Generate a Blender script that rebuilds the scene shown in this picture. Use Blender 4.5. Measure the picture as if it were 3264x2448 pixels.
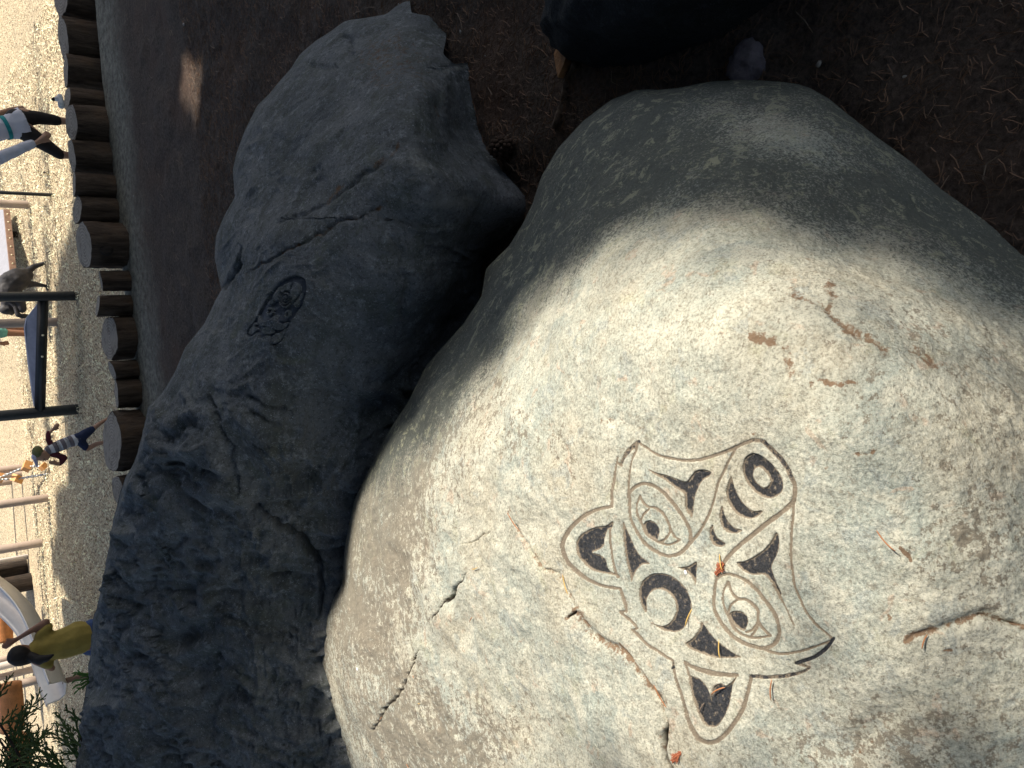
import bpy, bmesh, math, random
import numpy as np
from mathutils import Vector, Matrix
random.seed(7); RNG = np.random.default_rng(7)
S = bpy.context.scene
for o in list(bpy.data.objects): bpy.data.objects.remove(o)

# ------------------------------------------------------------------ camera
F, CX, CY = 2822.0, 1632.0, 1224.0                      # focal length and centre in photograph pixels
_d = np.array([3518., 354., -F]); _d /= np.linalg.norm(_d)
_Z = -_d; _v = np.array([0, 0, -1.]); _Y = _v - _Z * (_v @ _Z); _Y /= np.linalg.norm(_Y); _X = np.cross(_Y, _Z)
M = np.array([_X, _Y, _Z]); O = np.array([0, 0, 2.0])
cam = bpy.data.cameras.new('camera'); camo = bpy.data.objects.new('camera', cam); S.collection.objects.link(camo)
mw = Matrix([[*M[i], O[i]] for i in range(3)] + [[0, 0, 0, 1]]); camo.matrix_world = mw
cam.sensor_width = 36; cam.lens = 36 * F / 3264; cam.clip_start = .02; cam.clip_end = 900
S.camera = camo
# ------------------------------------------------------------------ light
SUN_EL, SUN_AZ = math.radians(52), math.radians(-7)    # azimuth from +X, turned towards the camera's back
SD = np.array([math.cos(SUN_EL) * math.cos(SUN_AZ), math.cos(SUN_EL) * math.sin(SUN_AZ), math.sin(SUN_EL)])
W = bpy.data.worlds.new('World'); S.world = W; W.use_nodes = True
wn = W.node_tree; sky = wn.nodes.new('ShaderNodeTexSky'); sky.sky_type = 'NISHITA'; sky.sun_disc = False
sky.sun_elevation = SUN_EL; sky.sun_rotation = math.atan2(SD[0], SD[1])
wn.links.new(sky.outputs[0], wn.nodes['Background'].inputs[0]); wn.nodes['Background'].inputs[1].default_value = .12
sky.ozone_density = 0.3; sky.dust_density = 2.5; sky.air_density = 1.0
L = bpy.data.lights.new('sun', 'SUN'); L.energy = 5; L.angle = math.radians(.6); L.color = (1, .92, .80)
lo = bpy.data.objects.new('sun', L); S.collection.objects.link(lo)
lo.rotation_euler = Vector(SD).to_track_quat('Z', 'Y').to_euler(); lo.location = (20, -5, 20)
S.view_settings.view_transform = 'Standard'; S.view_settings.look = 'None'; S.view_settings.gamma = 1
S.view_settings.exposure = 0.6; S.view_settings.use_curve_mapping = False

# ------------------------------------------------------------------ geometry of the view (where things stand)
def rays(px, py):
    px = np.asarray(px, float); py = np.asarray(py, float)
    return np.stack([(px - CX) / F, -(py - CY) / F, -np.ones_like(px)], -1) @ M.T
def onz(px, py, z): r = rays(px, py); return O + r * ((z - O[2]) / r[..., 2])[..., None]
def ony(px, py, y): r = rays(px, py); return O + r * (y / r[..., 1])[..., None]
def s_at(px, py, y): r = rays(px, py); return float(y / r[1]) / F          # metres per pixel there
def proj(p): c = (np.asarray(p) - O) @ M; return CX + F * c[..., 0] / -c[..., 2], CY - F * c[..., 1] / -c[..., 2]

# ------------------------------------------------------------------ numpy noise
def _hash(ix, iy, iz, seed):
    h = (ix.astype(np.int64) * 374761393 + iy.astype(np.int64) * 668265263 + iz.astype(np.int64) * 2147483647 + seed * 1274126177) & 0xffffffff
    h = ((h ^ (h >> 13)) * 1274126177) & 0xffffffff
    return ((h ^ (h >> 16)) & 0xffff) / 65535.0
def vnoise(P, f, seed=0):
    Q = P * f + 100.37; I = np.floor(Q).astype(np.int64); w = Q - I; w = w * w * w * (w * (w * 6 - 15) + 10)
    r = 0
    for dx in (0, 1):
        for dy in (0, 1):
            for dz in (0, 1):
                r = r + _hash(I[:, 0] + dx, I[:, 1] + dy, I[:, 2] + dz, seed) * np.where(dx, w[:, 0], 1 - w[:, 0]) * np.where(dy, w[:, 1], 1 - w[:, 1]) * np.where(dz, w[:, 2], 1 - w[:, 2])
    return r * 2 - 1
def fbm(P, f, n, seed=0, gain=.5): return sum(gain ** k * vnoise(P, f * 2.03 ** k, seed + k * 11) for k in range(n))
def ridged(P, f, n, seed=0): return sum(.5 ** k * (1 - 2 * np.abs(vnoise(P, f * 2.1 ** k, seed + k * 7))) for k in range(n))

# ------------------------------------------------------------------ object helpers
COL = S.collection
def tag(o, label=None, cat=None, group=None, kind=None):
    if label: o['label'] = label
    if cat: o['category'] = cat
    if group: o['group'] = group
    if kind: o['kind'] = kind
    return o
def empty(name, loc, **k):
    o = bpy.data.objects.new(name, None); COL.objects.link(o); o.location = Vector([float(a) for a in loc]); return tag(o, **k)
def mesh(name, V, Fc, m, parent=None, smooth=True, base=None, attrs=None, **k):
    V = np.asarray(V, float)
    base = np.array([V[:, 0].mean(), V[:, 1].mean(), V[:, 2].min()]) if base is None else np.asarray(base, float)
    off = np.array(parent.location) if parent is not None and parent.parent is None else (np.array(parent['_w']) if parent is not None else base)
    me = bpy.data.meshes.new(name)
    if isinstance(Fc, np.ndarray):
        n = Fc.shape[1]; me.vertices.add(len(V)); me.vertices.foreach_set('co', (V - off).astype(np.float32).ravel())
        me.loops.add(Fc.size); me.loops.foreach_set('vertex_index', Fc.astype(np.int32).ravel())
        me.polygons.add(len(Fc)); me.polygons.foreach_set('loop_start', np.arange(0, Fc.size, n, dtype=np.int32))
        me.update(calc_edges=True)
    else:
        me.from_pydata([tuple(v) for v in (V - off)], [], [tuple(f) for f in Fc]); me.update()
    if attrs:
        for an, av in attrs.items():
            a = me.attributes.new(an, 'FLOAT', 'POINT'); a.data.foreach_set('value', np.asarray(av, np.float32))
    me.polygons.foreach_set('use_smooth', [bool(smooth)] * len(me.polygons)); me.materials.append(m)
    o = bpy.data.objects.new(name, me); COL.objects.link(o)
    if parent is None: o.location = Vector([float(a) for a in base])
    else: o.parent = parent
    if parent is not None: o['_w'] = [float(a) for a in off]
    return tag(o, **k)

class MB:
    def __init__(s): s.V = []; s.F = []
    def add(s, V, Fc):
        n = sum(len(v) for v in s.V); s.V.append(np.asarray(V, float)); s.F += [tuple(i + n for i in f) for f in Fc]
    def box(s, c, d, R=None):
        v = np.array([[x, y, z] for x in (-1, 1) for y in (-1, 1) for z in (-1, 1)]) * np.array(d) / 2
        if R is not None: v = v @ np.array(R).T
        s.add(v + np.array(c), [(0, 1, 3, 2), (4, 6, 7, 5), (0, 4, 5, 1), (2, 3, 7, 6), (0, 2, 6, 4), (1, 5, 7, 3)])
    def tube(s, pts, rad, n=10, flat=None, cap=True):
        pts = np.asarray(pts, float); k = len(pts); rad = np.full(k, rad) if np.isscalar(rad) else np.asarray(rad, float)
        T = np.gradient(pts, axis=0); T /= np.linalg.norm(T, axis=1)[:, None] + 1e-12
        up = np.array([0, 0, 1.]) if abs(T[0, 2]) < .9 else np.array([0, 1., 0]); V = []
        for i in range(k):
            a = np.cross(T[i], up); a = a if np.linalg.norm(a) > 1e-6 else np.cross(T[i], [1, .3, .2]); a /= np.linalg.norm(a) + 1e-12; b = np.cross(a, T[i]); up = b
            th = np.arange(n) * 2 * math.pi / n
            fl = 1 if flat is None else flat
            V += list(pts[i] + rad[i] * (np.cos(th)[:, None] * a + fl * np.sin(th)[:, None] * b))
        Fc = [(i * n + j, i * n + (j + 1) % n, (i + 1) * n + (j + 1) % n, (i + 1) * n + j) for i in range(k - 1) for j in range(n)]
        if cap: Fc += [tuple(reversed(range(n))), tuple(range((k - 1) * n, k * n))]
        s.add(V, Fc)
    def ball(s, c, r, n=10):
        r = np.array([r] * 3) if np.isscalar(r) else np.array(r); V = []; m = n // 2 + 1
        for i in range(1, m):
            ph = math.pi * i / m
            for j in range(n): V.append([math.sin(ph) * math.cos(2 * math.pi * j / n), math.sin(ph) * math.sin(2 * math.pi * j / n), math.cos(ph)])
        k = len(V); V += [[0, 0, 1], [0, 0, -1]]
        Fc = [((i) * n + j, (i + 1) * n + j, (i + 1) * n + (j + 1) % n, i * n + (j + 1) % n) for i in range(m - 2) for j in range(n)]
        Fc += [(k, j, (j + 1) % n) for j in range(n)] + [(k + 1, (m - 2) * n + (j + 1) % n, (m - 2) * n + j) for j in range(n)]
        s.add(np.array(V) * r + np.array(c), Fc)
    def cap(s, p0, r0, p1, r1, n=10):
        p0 = np.array(p0, float); p1 = np.array(p1, float)
        s.tube([p0, p0 * .67 + p1 * .33, p0 * .33 + p1 * .67, p1], [r0, r0 * .67 + r1 * .33, r0 * .33 + r1 * .67, r1], n); s.ball(p0, r0, n); s.ball(p1, r1, n)
    def build(s, name, m, parent=None, **k):
        return mesh(name, np.concatenate(s.V), s.F, m, parent, **k)

# ------------------------------------------------------------------ materials
def newmat(name):
    m = bpy.data.materials.new(name); m.use_nodes = True; nt = m.node_tree; return m, nt, nt.nodes['Principled BSDF']
class G:
    """small node-graph writer"""
    def __init__(s, nt): s.nt = nt; s.N = nt.nodes; s.co = s.N.new('ShaderNodeTexCoord').outputs['Object']
    def put(s, sock, v):
        if hasattr(v, 'links') or isinstance(v, bpy.types.NodeSocket): s.nt.links.new(v, sock)
        elif isinstance(v, (tuple, list)): sock.default_value = (*v, 1) if len(v) == 3 and len(sock.default_value) == 4 else v
        else: sock.default_value = v
    def noise(s, scale, detail=4, rough=.55, dist=0, vec=None, w=None):
        n = s.N.new('ShaderNodeTexNoise'); n.inputs['Scale'].default_value = scale; n.inputs['Detail'].default_value = detail
        n.inputs['Roughness'].default_value = rough; n.inputs['Distortion'].default_value = dist; s.put(n.inputs['Vector'], vec or s.co); return n.outputs['Fac']
    def vor(s, scale, feat='F1', vec=None, out='Distance'):
        n = s.N.new('ShaderNodeTexVoronoi'); n.feature = feat; n.inputs['Scale'].default_value = scale; s.put(n.inputs['Vector'], vec or s.co); return n.outputs[out]
    def mapr(s, v, a, b, c=0., d=1., smooth=False):
        n = s.N.new('ShaderNodeMapRange'); n.clamp = True
        if smooth: n.interpolation_type = 'SMOOTHSTEP'
        for i, x in enumerate((v, a, b, c, d)): s.put(n.inputs[i], x)
        return n.outputs[0]
    def mix(s, f, a, b, mode='MIX'):
        n = s.N.new('ShaderNodeMix'); n.data_type = 'RGBA'; n.blend_type = mode; s.put(n.inputs[0], f); s.put(n.inputs[6], a); s.put(n.inputs[7], b); return n.outputs[2]
    def math(s, op, a, b=0.):
        n = s.N.new('ShaderNodeMath'); n.operation = op; s.put(n.inputs[0], a); s.put(n.inputs[1], b); return n.outputs[0]
    def attr(s, name): n = s.N.new('ShaderNodeAttribute'); n.attribute_name = name; return n.outputs['Fac']
    def scale(s, v, vec=None, rot=(0, 0, 0)):
        n = s.N.new('ShaderNodeMapping'); n.inputs['Scale'].default_value = v; n.inputs['Rotation'].default_value = rot; s.put(n.inputs[0], vec or s.co); return n.outputs[0]
    def bump(s, h, dist, strength=1., nrm=None):
        n = s.N.new('ShaderNodeBump'); n.inputs['Distance'].default_value = dist; n.inputs['Strength'].default_value = strength; s.put(n.inputs['Height'], h)
        if nrm is not None: s.put(n.inputs['Normal'], nrm)
        return n.outputs[0]
def simple(name, col, rough=.7, metal=0, var=.25, sc=20, bump=0, bsc=60, spec=.4, stretch=None):
    m, nt, b = newmat(name); g = G(nt); vec = g.scale(stretch) if stretch else None
    f = g.mapr(g.noise(sc, 6, .6, vec=vec), .3, .7)
    c2 = tuple(c * (1 - var) for c in col); c1 = tuple(min(1, c * (1 + var)) for c in col)
    g.put(b.inputs['Base Color'], g.mix(f, c2, c1)); b.inputs['Roughness'].default_value = rough; b.inputs['Metallic'].default_value = metal
    b.inputs['Specular IOR Level'].default_value = spec
    if bump: g.put(b.inputs['Normal'], g.bump(g.noise(bsc, 6, .6, vec=vec), bump))
    return m

def front_rock_material():
    m, nt, b = newmat('pale_granite'); g = G(nt)
    big = g.mapr(g.noise(4.5, 6, .62), .40, .60); c = g.mix(big, (.47, .44, .345), (.37, .405, .355))
    c = g.mix(g.mapr(g.noise(9, 9, .7, .4), .50, .58, 0, .8), c, (.585, .565, .46))
    c = g.mix(g.mapr(g.noise(15, 7, .65, .8), .57, .63, 0, .55), c, (.31, .345, .33))
    c = g.mix(g.mapr(g.noise(21, 6, .6, .5), .61, .66, 0, .6), c, (.50, .37, .27))
    c = g.mix(g.mapr(g.noise(12.5, 6, .65, .5), .58, .66, 0, .35), c, (.44, .43, .28))
    # crystals and small flakes: light and dark
    gr = g.noise(200, 5, .75); c = g.mix(g.mapr(gr, .52, .60, 0, .60), c, (.15, .15, .125)); c = g.mix(g.mapr(gr, .47, .39, 0, .5), c, (.70, .68, .58))
    gr2 = g.noise(62, 10, .82); c = g.mix(g.mapr(gr2, .545, .575, 0, .50), c, (.20, .175, .13)); c = g.mix(g.mapr(gr2, .455, .42, 0, .4), c, (.62, .61, .51))
    # grey-brown crust with ragged edges where the attribute asks for it, half-shade on the left included
    li = g.attr('crust'); nz = g.noise(50, 12, .78); nz2 = g.noise(8, 4, .6)
    t = g.math('ADD', g.math('MULTIPLY', nz, 1.3), g.math('ADD', g.math('MULTIPLY', nz2, .35), g.math('MULTIPLY', li, .25)))
    lf = g.mapr(t, .975, 1.01); c = g.mix(g.math('MULTIPLY', lf, .8), c, g.mix(g.noise(60, 3), (.15, .125, .09), (.25, .215, .165)))
    # dark weathered skin with pale lichen flecks, also deepening the tree shade
    we = g.attr('weather_shade'); c = g.mix(g.math('MULTIPLY', we, .66), c, g.mix(g.mapr(g.noise(17, 9, .78), .42, .58), (.105, .12, .11), (.23, .24, .20))); n1 = g.noise(150, 7, .74); n2 = g.noise(9, 5, .6)
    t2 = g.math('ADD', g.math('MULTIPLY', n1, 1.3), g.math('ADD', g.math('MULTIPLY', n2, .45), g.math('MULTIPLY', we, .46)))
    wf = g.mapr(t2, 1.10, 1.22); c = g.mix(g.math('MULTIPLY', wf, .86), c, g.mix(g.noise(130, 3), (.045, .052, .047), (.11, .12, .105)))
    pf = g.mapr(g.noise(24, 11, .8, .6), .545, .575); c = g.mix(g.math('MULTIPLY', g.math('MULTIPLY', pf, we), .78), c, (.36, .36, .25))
    # earth-brown seams
    st = g.attr('stain'); sn = g.noise(75, 10, .75)
    sf = g.mapr(g.math('ADD', g.math('MULTIPLY', sn, 1.25), g.math('MULTIPLY', st, .56)), .93, 1.03); c = g.mix(g.math('MULTIPLY', sf, .92), c, g.mix(g.noise(30, 4), (.15, .085, .05), (.25, .165, .10)))
    ck = g.attr('crack'); c = g.mix(g.mapr(ck, .35, .8), c, (.035, .028, .02))
    g.put(b.inputs['Base Color'], c); b.inputs['Roughness'].default_value = .82; b.inputs['Specular IOR Level'].default_value = .28
    h = g.math('ADD', g.math('MULTIPLY', g.noise(110, 8, .7), .9), g.math('MULTIPLY', g.noise(420, 3, .6), .22))
    g.put(b.inputs['Normal'], g.bump(h, .0055, 1.)); return m
def carved_material():
    m, nt, b = newmat('carved_stone'); g = G(nt)
    c = g.mix(g.noise(160, 5, .7), (.155, .125, .095), (.29, .24, .175)); c = g.mix(g.mapr(g.noise(500, 2), .62, .7, 0, .7), c, (.5, .46, .36))
    pt = g.attr('paint'); t = g.math('ADD', g.math('MULTIPLY', g.noise(120, 9, .82), 1.7), pt)
    f = g.mapr(t, 1.20, 1.25); c = g.mix(f, c, g.mix(g.mapr(g.noise(300, 3), .35, .7), (.006, .007, .009), (.045, .045, .05)))
    g.put(b.inputs['Base Color'], c); g.put(b.inputs['Roughness'], g.mapr(f, 0, 1, .85, .34)); b.inputs['Specular IOR Level'].default_value = .4
    g.put(b.inputs['Normal'], g.bump(g.noise(380, 5, .7), .003, .9)); return m
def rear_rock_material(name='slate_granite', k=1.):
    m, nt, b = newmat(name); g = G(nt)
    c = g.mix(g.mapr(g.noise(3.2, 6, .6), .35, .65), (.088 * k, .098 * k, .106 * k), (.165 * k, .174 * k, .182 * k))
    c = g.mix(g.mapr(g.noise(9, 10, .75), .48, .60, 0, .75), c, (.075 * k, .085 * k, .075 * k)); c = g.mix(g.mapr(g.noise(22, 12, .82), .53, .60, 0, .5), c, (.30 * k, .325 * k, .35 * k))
    c = g.mix(g.mapr(g.noise(80, 8, .78), .52, .60, 0, .7), c, (.05 * k, .055 * k, .055 * k)); c = g.mix(g.mapr(g.noise(190, 3, .7), .62, .68, 0, .7), c, (.42 * k, .45 * k, .50 * k))
    c = g.mix(g.mapr(g.noise(6, 4, .6, 1), .60, .74, 0, .5), c, (.11 * k, .125 * k, .08 * k))
    st = g.attr('stain'); f = g.mapr(g.math('ADD', g.noise(40, 8, .7), st), .95, 1.15); c = g.mix(f, c, (.13, .075, .04))
    pl = g.attr('pale'); f = g.mapr(g.math('ADD', g.noise(14, 8, .7), pl), .75, 1.25, 0, .8); c = g.mix(f, c, (.34, .34, .31))
    ck = g.attr('crack'); c = g.mix(g.mapr(ck, .3, .9, 0, .8), c, (.03, .03, .03))
    g.put(b.inputs['Base Color'], c); b.inputs['Roughness'].default_value = .85; b.inputs['Specular IOR Level'].default_value = .25
    h = g.math('ADD', g.noise(24, 10, .68), g.math('MULTIPLY', g.noise(120, 6, .7), .3)); g.put(b.inputs['Normal'], g.bump(h, .022, .9)); return m
def mulch_material():
    m, nt, b = newmat('needle_mulch'); g = G(nt)
    c = g.mix(g.mapr(g.noise(60, 8, .75), .35, .68), (.04, .032, .027), (.15, .115, .092)); c = g.mix(g.mapr(g.noise(1.3, 5, .6), .5, .72, 0, .5), c, (.13, .07, .045))
    c = g.mix(g.mapr(g.noise(170, 3, .6), .66, .74, 0, .8), c, (.17, .13, .09))
    pos = g.N.new('ShaderNodeSeparateXYZ'); g.put(pos.inputs[0], g.N.new('ShaderNodeNewGeometry').outputs['Position'])
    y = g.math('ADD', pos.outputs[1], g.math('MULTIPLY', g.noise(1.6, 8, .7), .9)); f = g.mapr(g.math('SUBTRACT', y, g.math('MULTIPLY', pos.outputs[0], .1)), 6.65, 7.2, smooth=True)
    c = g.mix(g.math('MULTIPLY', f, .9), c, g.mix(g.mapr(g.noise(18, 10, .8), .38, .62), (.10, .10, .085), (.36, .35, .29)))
    g.put(b.inputs['Base Color'], c); b.inputs['Roughness'].default_value = .95; b.inputs['Specular IOR Level'].default_value = .15
    g.put(b.inputs['Normal'], g.bump(g.noise(90, 8, .75), .012)); return m
def chips_material():
    m, nt, b = newmat('wood_chip_surface'); g = G(nt); sv = g.scale((1, 1, 1))
    v = g.vor(75, out='Color'); sp = g.N.new('ShaderNodeSeparateColor'); g.put(sp.inputs[0], v)
    c = g.mix(sp.outputs[0], (.42, .32, .19), (.88, .74, .50)); c = g.mix(g.mapr(sp.outputs[1], .78, .84, 0, .85), c, (.09, .065, .045))
    c = g.mix(g.mapr(g.noise(75, 6, .7), .56, .68, 0, .6), c, (.13, .10, .07)); c = g.mix(g.mapr(g.noise(.8, 5, .6), .4, .7, 0, .35), c, (.30, .26, .20))
    g.put(b.inputs['Base Color'], c); b.inputs['Roughness'].default_value = .9; b.inputs['Specular IOR Level'].default_value = .2
    g.put(b.inputs['Normal'], g.bump(g.math('ADD', g.vor(75), g.noise(110, 6, .7)), .012)); return m
def bark_material(name, a, c2, k=1):
    m, nt, b = newmat(name); g = G(nt); sv = g.scale((1, 1, .16))
    n = g.noise(26, 9, .7, .4, vec=sv); c = g.mix(g.mapr(n, .35, .66), a, c2); c = g.mix(g.mapr(g.noise(5, 4, .6), .55, .75, 0, .6), c, (.13, .075, .04))
    g.put(b.inputs['Base Color'], c); b.inputs['Roughness'].default_value = .9; b.inputs['Specular IOR Level'].default_value = .2
    g.put(b.inputs['Normal'], g.bump(n, .03)); return m
def cut_material():
    m, nt, b = newmat('weathered_end_grain'); g = G(nt)
    w = g.N.new('ShaderNodeTexWave'); w.wave_type = 'RINGS'; w.rings_direction = 'Z'; w.inputs['Scale'].default_value = 14; w.inputs['Distortion'].default_value = 3; w.inputs['Detail'].default_value = 3; g.put(w.inputs['Vector'], g.co)
    c = g.mix(g.math('MULTIPLY', w.outputs['Fac'], .75), (.36, .315, .26), (.20, .165, .13)); c = g.mix(g.mapr(g.noise(17, 9, .75), .5, .62, 0, .65), c, (.12, .095, .07))
    g.put(b.inputs['Base Color'], c); b.inputs['Roughness'].default_value = .9; b.inputs['Specular IOR Level'].default_value = .15; g.put(b.inputs['Normal'], g.bump(g.noise(60, 6), .006)); return m
def striped_material():
    m, nt, b = newmat('striped_jersey'); g = G(nt); a = g.attr('along')
    f = g.math('GREATER_THAN', g.math('FRACT', g.math('MULTIPLY', a, 3.6)), .48)
    g.put(b.inputs['Base Color'], g.mix(f, (.62, .62, .66), (.17, .15, .17))); b.inputs['Roughness'].default_value = .9
    g.put(b.inputs['Normal'], g.bump(g.noise(25, 4), .012)); return m
MT = dict(
    front=front_rock_material(), carved=carved_material(), rear=rear_rock_material(), black_rock=rear_rock_material('near_black_rock', .16),  # black rock reuses the slate colours, scaled far darker
    mulch=mulch_material(), chips=chips_material(), bark=bark_material('log_bark', (.03, .02, .014), (.12, .085, .06)), dbark=bark_material('dark_bark', (.02, .016, .013), (.065, .05, .04)),
    cut=cut_material(), blackmetal=simple('black_painted_steel', (.022, .024, .024), .45, bump=.001), tan=simple('tan_painted_pole', (.42, .33, .27), .5, var=.12, sc=6),
    paletan=simple('pale_pole', (.55, .50, .45), .5, var=.1, sc=6), steel=simple('brushed_steel', (.66, .62, .56), .5, .7, .06, 10), grey=simple('grey_panel', (.30, .30, .33), .5, var=.1),
    bluegrey=simple('blue_grey_mat', (.28, .29, .36), .55, var=.18, sc=12), holes=simple('painted_hole_light', (.8, .72, .5), .4, var=.1),
    brownedge=simple('brown_deck_edge', (.20, .12, .08), .7), orange=simple('orange_timber', (.52, .21, .07), .7, var=.3, sc=9, bump=.006, stretch=(1, 1, 1)), block=simple('varnished_block', (.66, .33, .12), .5, var=.15),
    chain=simple('galvanised_chain', (.5, .5, .47), .4, .8, .1), skin=simple('skin', (.42, .24, .16), .6, var=.08), dskin=simple('tanned_skin', (.27, .135, .085), .6, var=.1),
    yellow=simple('mustard_cotton', (.33, .245, .06), .92, var=.15, sc=14, bump=.008, bsc=18), jeans=simple('blue_denim', (.05, .085, .20), .9, var=.2, bump=.003), hair=simple('black_hair', (.014, .010, .009), .75, var=.3, sc=50, bump=.004, stretch=(1, 1, .2)),
    white=simple('white_cotton', (.62, .62, .70), .9, var=.06, bump=.01, bsc=9), teal=simple('teal_cloth', (.02, .26, .28), .8, var=.3, sc=40), leggings=simple('black_leggings', (.02, .015, .014), .8, bump=.002),
    maroon=simple('maroon_sleeve', (.10, .018, .03), .9, bump=.006, bsc=14), stripe=striped_material(), navy=simple('navy_shorts', (.02, .03, .075), .9, bump=.006, bsc=14), olive=simple('olive_cap', (.15, .15, .06), .85, var=.25, sc=40),
    lav=simple('pale_cap_front', (.5, .48, .62), .85), charcoal=simple('charcoal_jacket', (.045, .042, .045), .6, var=.4, sc=9, bump=.01, bsc=12), shoe=simple('dark_shoe', (.03, .03, .035), .6), whiteshoe=simple('white_shoe', (.75, .74, .72), .6, var=.05),
    needle=simple('dry_needle', (.15, .085, .05), .8, var=.6, sc=3), needle2=simple('pale_straw', (.19, .14, .10), .8, var=.4, sc=3), rednd=simple('orange_needle', (.40, .17, .07), .6, var=.2), yelnd=simple('yellow_needle', (.55, .36, .10), .6, var=.2), redleaf=simple('red_brown_leaf', (.36, .11, .05), .6, var=.3, sc=200, bump=.002, bsc=300),
    cedar=simple('cedar_green', (.05, .085, .022), .7, var=.45, sc=6), leaf=simple('canopy_leaf', (.05, .085, .025), .7, var=.4, sc=1.5), wood=simple('split_wood', (.34, .17, .07), .8, var=.4, sc=25, bump=.006, stretch=(1, 1, .3)), root=simple('brown_root', (.12, .085, .06), .9, var=.4, bump=.004),
    purple=simple('mauve_stone', (.12, .105, .12), .9, var=.35, sc=30, bump=.01), pebble=simple('pale_pebble', (.26, .245, .22), .8), cone=simple('cone_scale', (.06, .035, .022), .8), dropping=simple('white_dropping', (.85, .87, .88), .7, var=.03), twig=simple('grey_twig', (.16, .12, .09), .9),
)

# ------------------------------------------------------------------ ground
def grid(x0, x1, nx, y0, y1, ny, zf):
    X, Y = np.meshgrid(np.linspace(x0, x1, nx), np.linspace(y0, y1, ny)); P = np.stack([X.ravel(), Y.ravel(), np.zeros(X.size)], 1); P[:, 2] = zf(P)
    i = np.arange(nx * ny).reshape(ny, nx); Fc = np.stack([i[:-1, :-1].ravel(), i[:-1, 1:].ravel(), i[1:, 1:].ravel(), i[1:, :-1].ravel()], 1); return P, Fc
WALL = lambda x: 7.12 + .03 * np.sin(x * 2)
def mz(P):
    z = .035 * fbm(P, .9, 4, 3) + .012 * fbm(P, 7, 3, 5)
    w = np.clip((P[:, 1] - 6.0) / .6, 0, 1); z = z * (1 - .7 * w)
    return z
V, Fc = grid(-4.5, 6.5, 520, -1.5, 7.2, 420, mz); V[-520:, 2] = -.7
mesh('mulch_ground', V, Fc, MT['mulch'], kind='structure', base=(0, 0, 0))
big = MB(); 
for (a, b_, c_, d_) in ((-40, -4.5, -30, 7.15), (6.5, 40, -30, 7.15), (-4.5, 6.5, -30, -1.5)): big.add([(a, c_, -.01), (b_, c_, -.01), (b_, d_, -.01), (a, d_, -.01)], [(0, 1, 2, 3)])
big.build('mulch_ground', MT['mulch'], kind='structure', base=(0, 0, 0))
V, Fc = grid(-13, 9, 440, 7.0, 24, 340, lambda P: -.4 + .02 * fbm(P, .8, 3, 9) + .006 * fbm(P, 9, 2, 4))
mesh('playground', V, Fc, MT['chips'], kind='structure', base=(0, 7, -.4))
big = MB(); big.add([(-400, -400, -.75), (400, -400, -.75), (400, 600, -.75), (-400, 600, -.75)], [(0, 1, 2, 3)])
for (a, b_, c_, d_) in ((-400, -13, 7, 600), (9, 400, 7, 600), (-13, 9, 24, 600)): big.add([(a, c_, -.42), (b_, c_, -.42), (b_, d_, -.42), (a, d_, -.42)], [(0, 1, 2, 3)])
big.build('playground', MT['chips'], kind='structure', base=(0, 100, -.42))

# ------------------------------------------------------------------ boulders: a surface through measured heights
def tps(pts, vals):
    p = np.asarray(pts, float) / 1000.; n = len(p); d = np.linalg.norm(p[:, None] - p[None], axis=2)
    K = np.where(d > 0, d * d * np.log(d + 1e-12), 0) + np.eye(n) * 2e-3; Pm = np.c_[np.ones(n), p]
    A = np.block([[K, Pm], [Pm.T, np.zeros((3, 3))]]); w = np.linalg.solve(A, np.r_[vals, 0, 0, 0])
    def f(x, y):
        x = np.asarray(x, float) / 1000; y = np.asarray(y, float) / 1000; r = w[n] + w[n + 1] * x + w[n + 2] * y
        for (a, b_), k in zip(p, w): d2 = (x - a) ** 2 + (y - b_) ** 2; r = r + k * .5 * d2 * np.log(d2 + 1e-18)
        return r
    return f
def tfield(ctrl):
    c = np.array(ctrl, float); r = rays(c[:, 0], c[:, 1]); t = (c[:, 2] - 2.0) / r[:, 2]; f = tps(c[:, :2], 1 / t); return lambda x, y: 1 / f(x, y)
def seg_dist(px, py, poly, closed=False, width=None):
    """distance to a polyline, and the position along it"""
    P = np.asarray(poly, float); 
    if closed: P = np.vstack([P, P[:1]])
    best = np.full(px.shape, 1e9); par = np.zeros(px.shape); n = len(P) - 1
    for i in range(n):
        a, b_ = P[i], P[i + 1]; ab = b_ - a; l2 = ab @ ab + 1e-9
        t = np.clip(((px - a[0]) * ab[0] + (py - a[1]) * ab[1]) / l2, 0, 1); d = np.hypot(px - a[0] - t * ab[0], py - a[1] - t * ab[1])
        m = d < best; best[m] = d[m]; par[m] = ((i + t) / n)[m]
    return best, par
def inside(px, py, poly):
    P = np.asarray(poly, float); r = np.zeros(px.shape, bool); j = len(P) - 1
    for i in range(len(P)):
        xi, yi, xj, yj = *P[i], *P[j]
        c = ((yi > py) != (yj > py)) & (px < (xj - xi) * (py - yi) / (yj - yi + 1e-12) + xi); r ^= c; j = i
    return r
def smooth_line(pts, closed=False, k=5):
    P = np.asarray(pts, float); n = len(P)
    if n < 3: return P
    out = []
    rng = range(n if closed else n - 1)
    for i in rng:
        p0, p1, p2, p3 = (P[(i - 1) % n], P[i], P[(i + 1) % n], P[(i + 2) % n]) if closed else (P[max(i - 1, 0)], P[i], P[i + 1], P[min(i + 2, n - 1)])
        for t in np.arange(k) / k: out.append(.5 * ((2 * p1) + (-p0 + p2) * t + (2 * p0 - 5 * p1 + 4 * p2 - p3) * t * t + (-p0 + 3 * p1 - 3 * p2 + p3) * t ** 3))
    if not closed: out.append(P[-1])
    return np.array(out)
def sub(pts, w):                                     # sharp-cornered version: straight segments subdivided lightly
    return np.asarray(pts, float)
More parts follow.
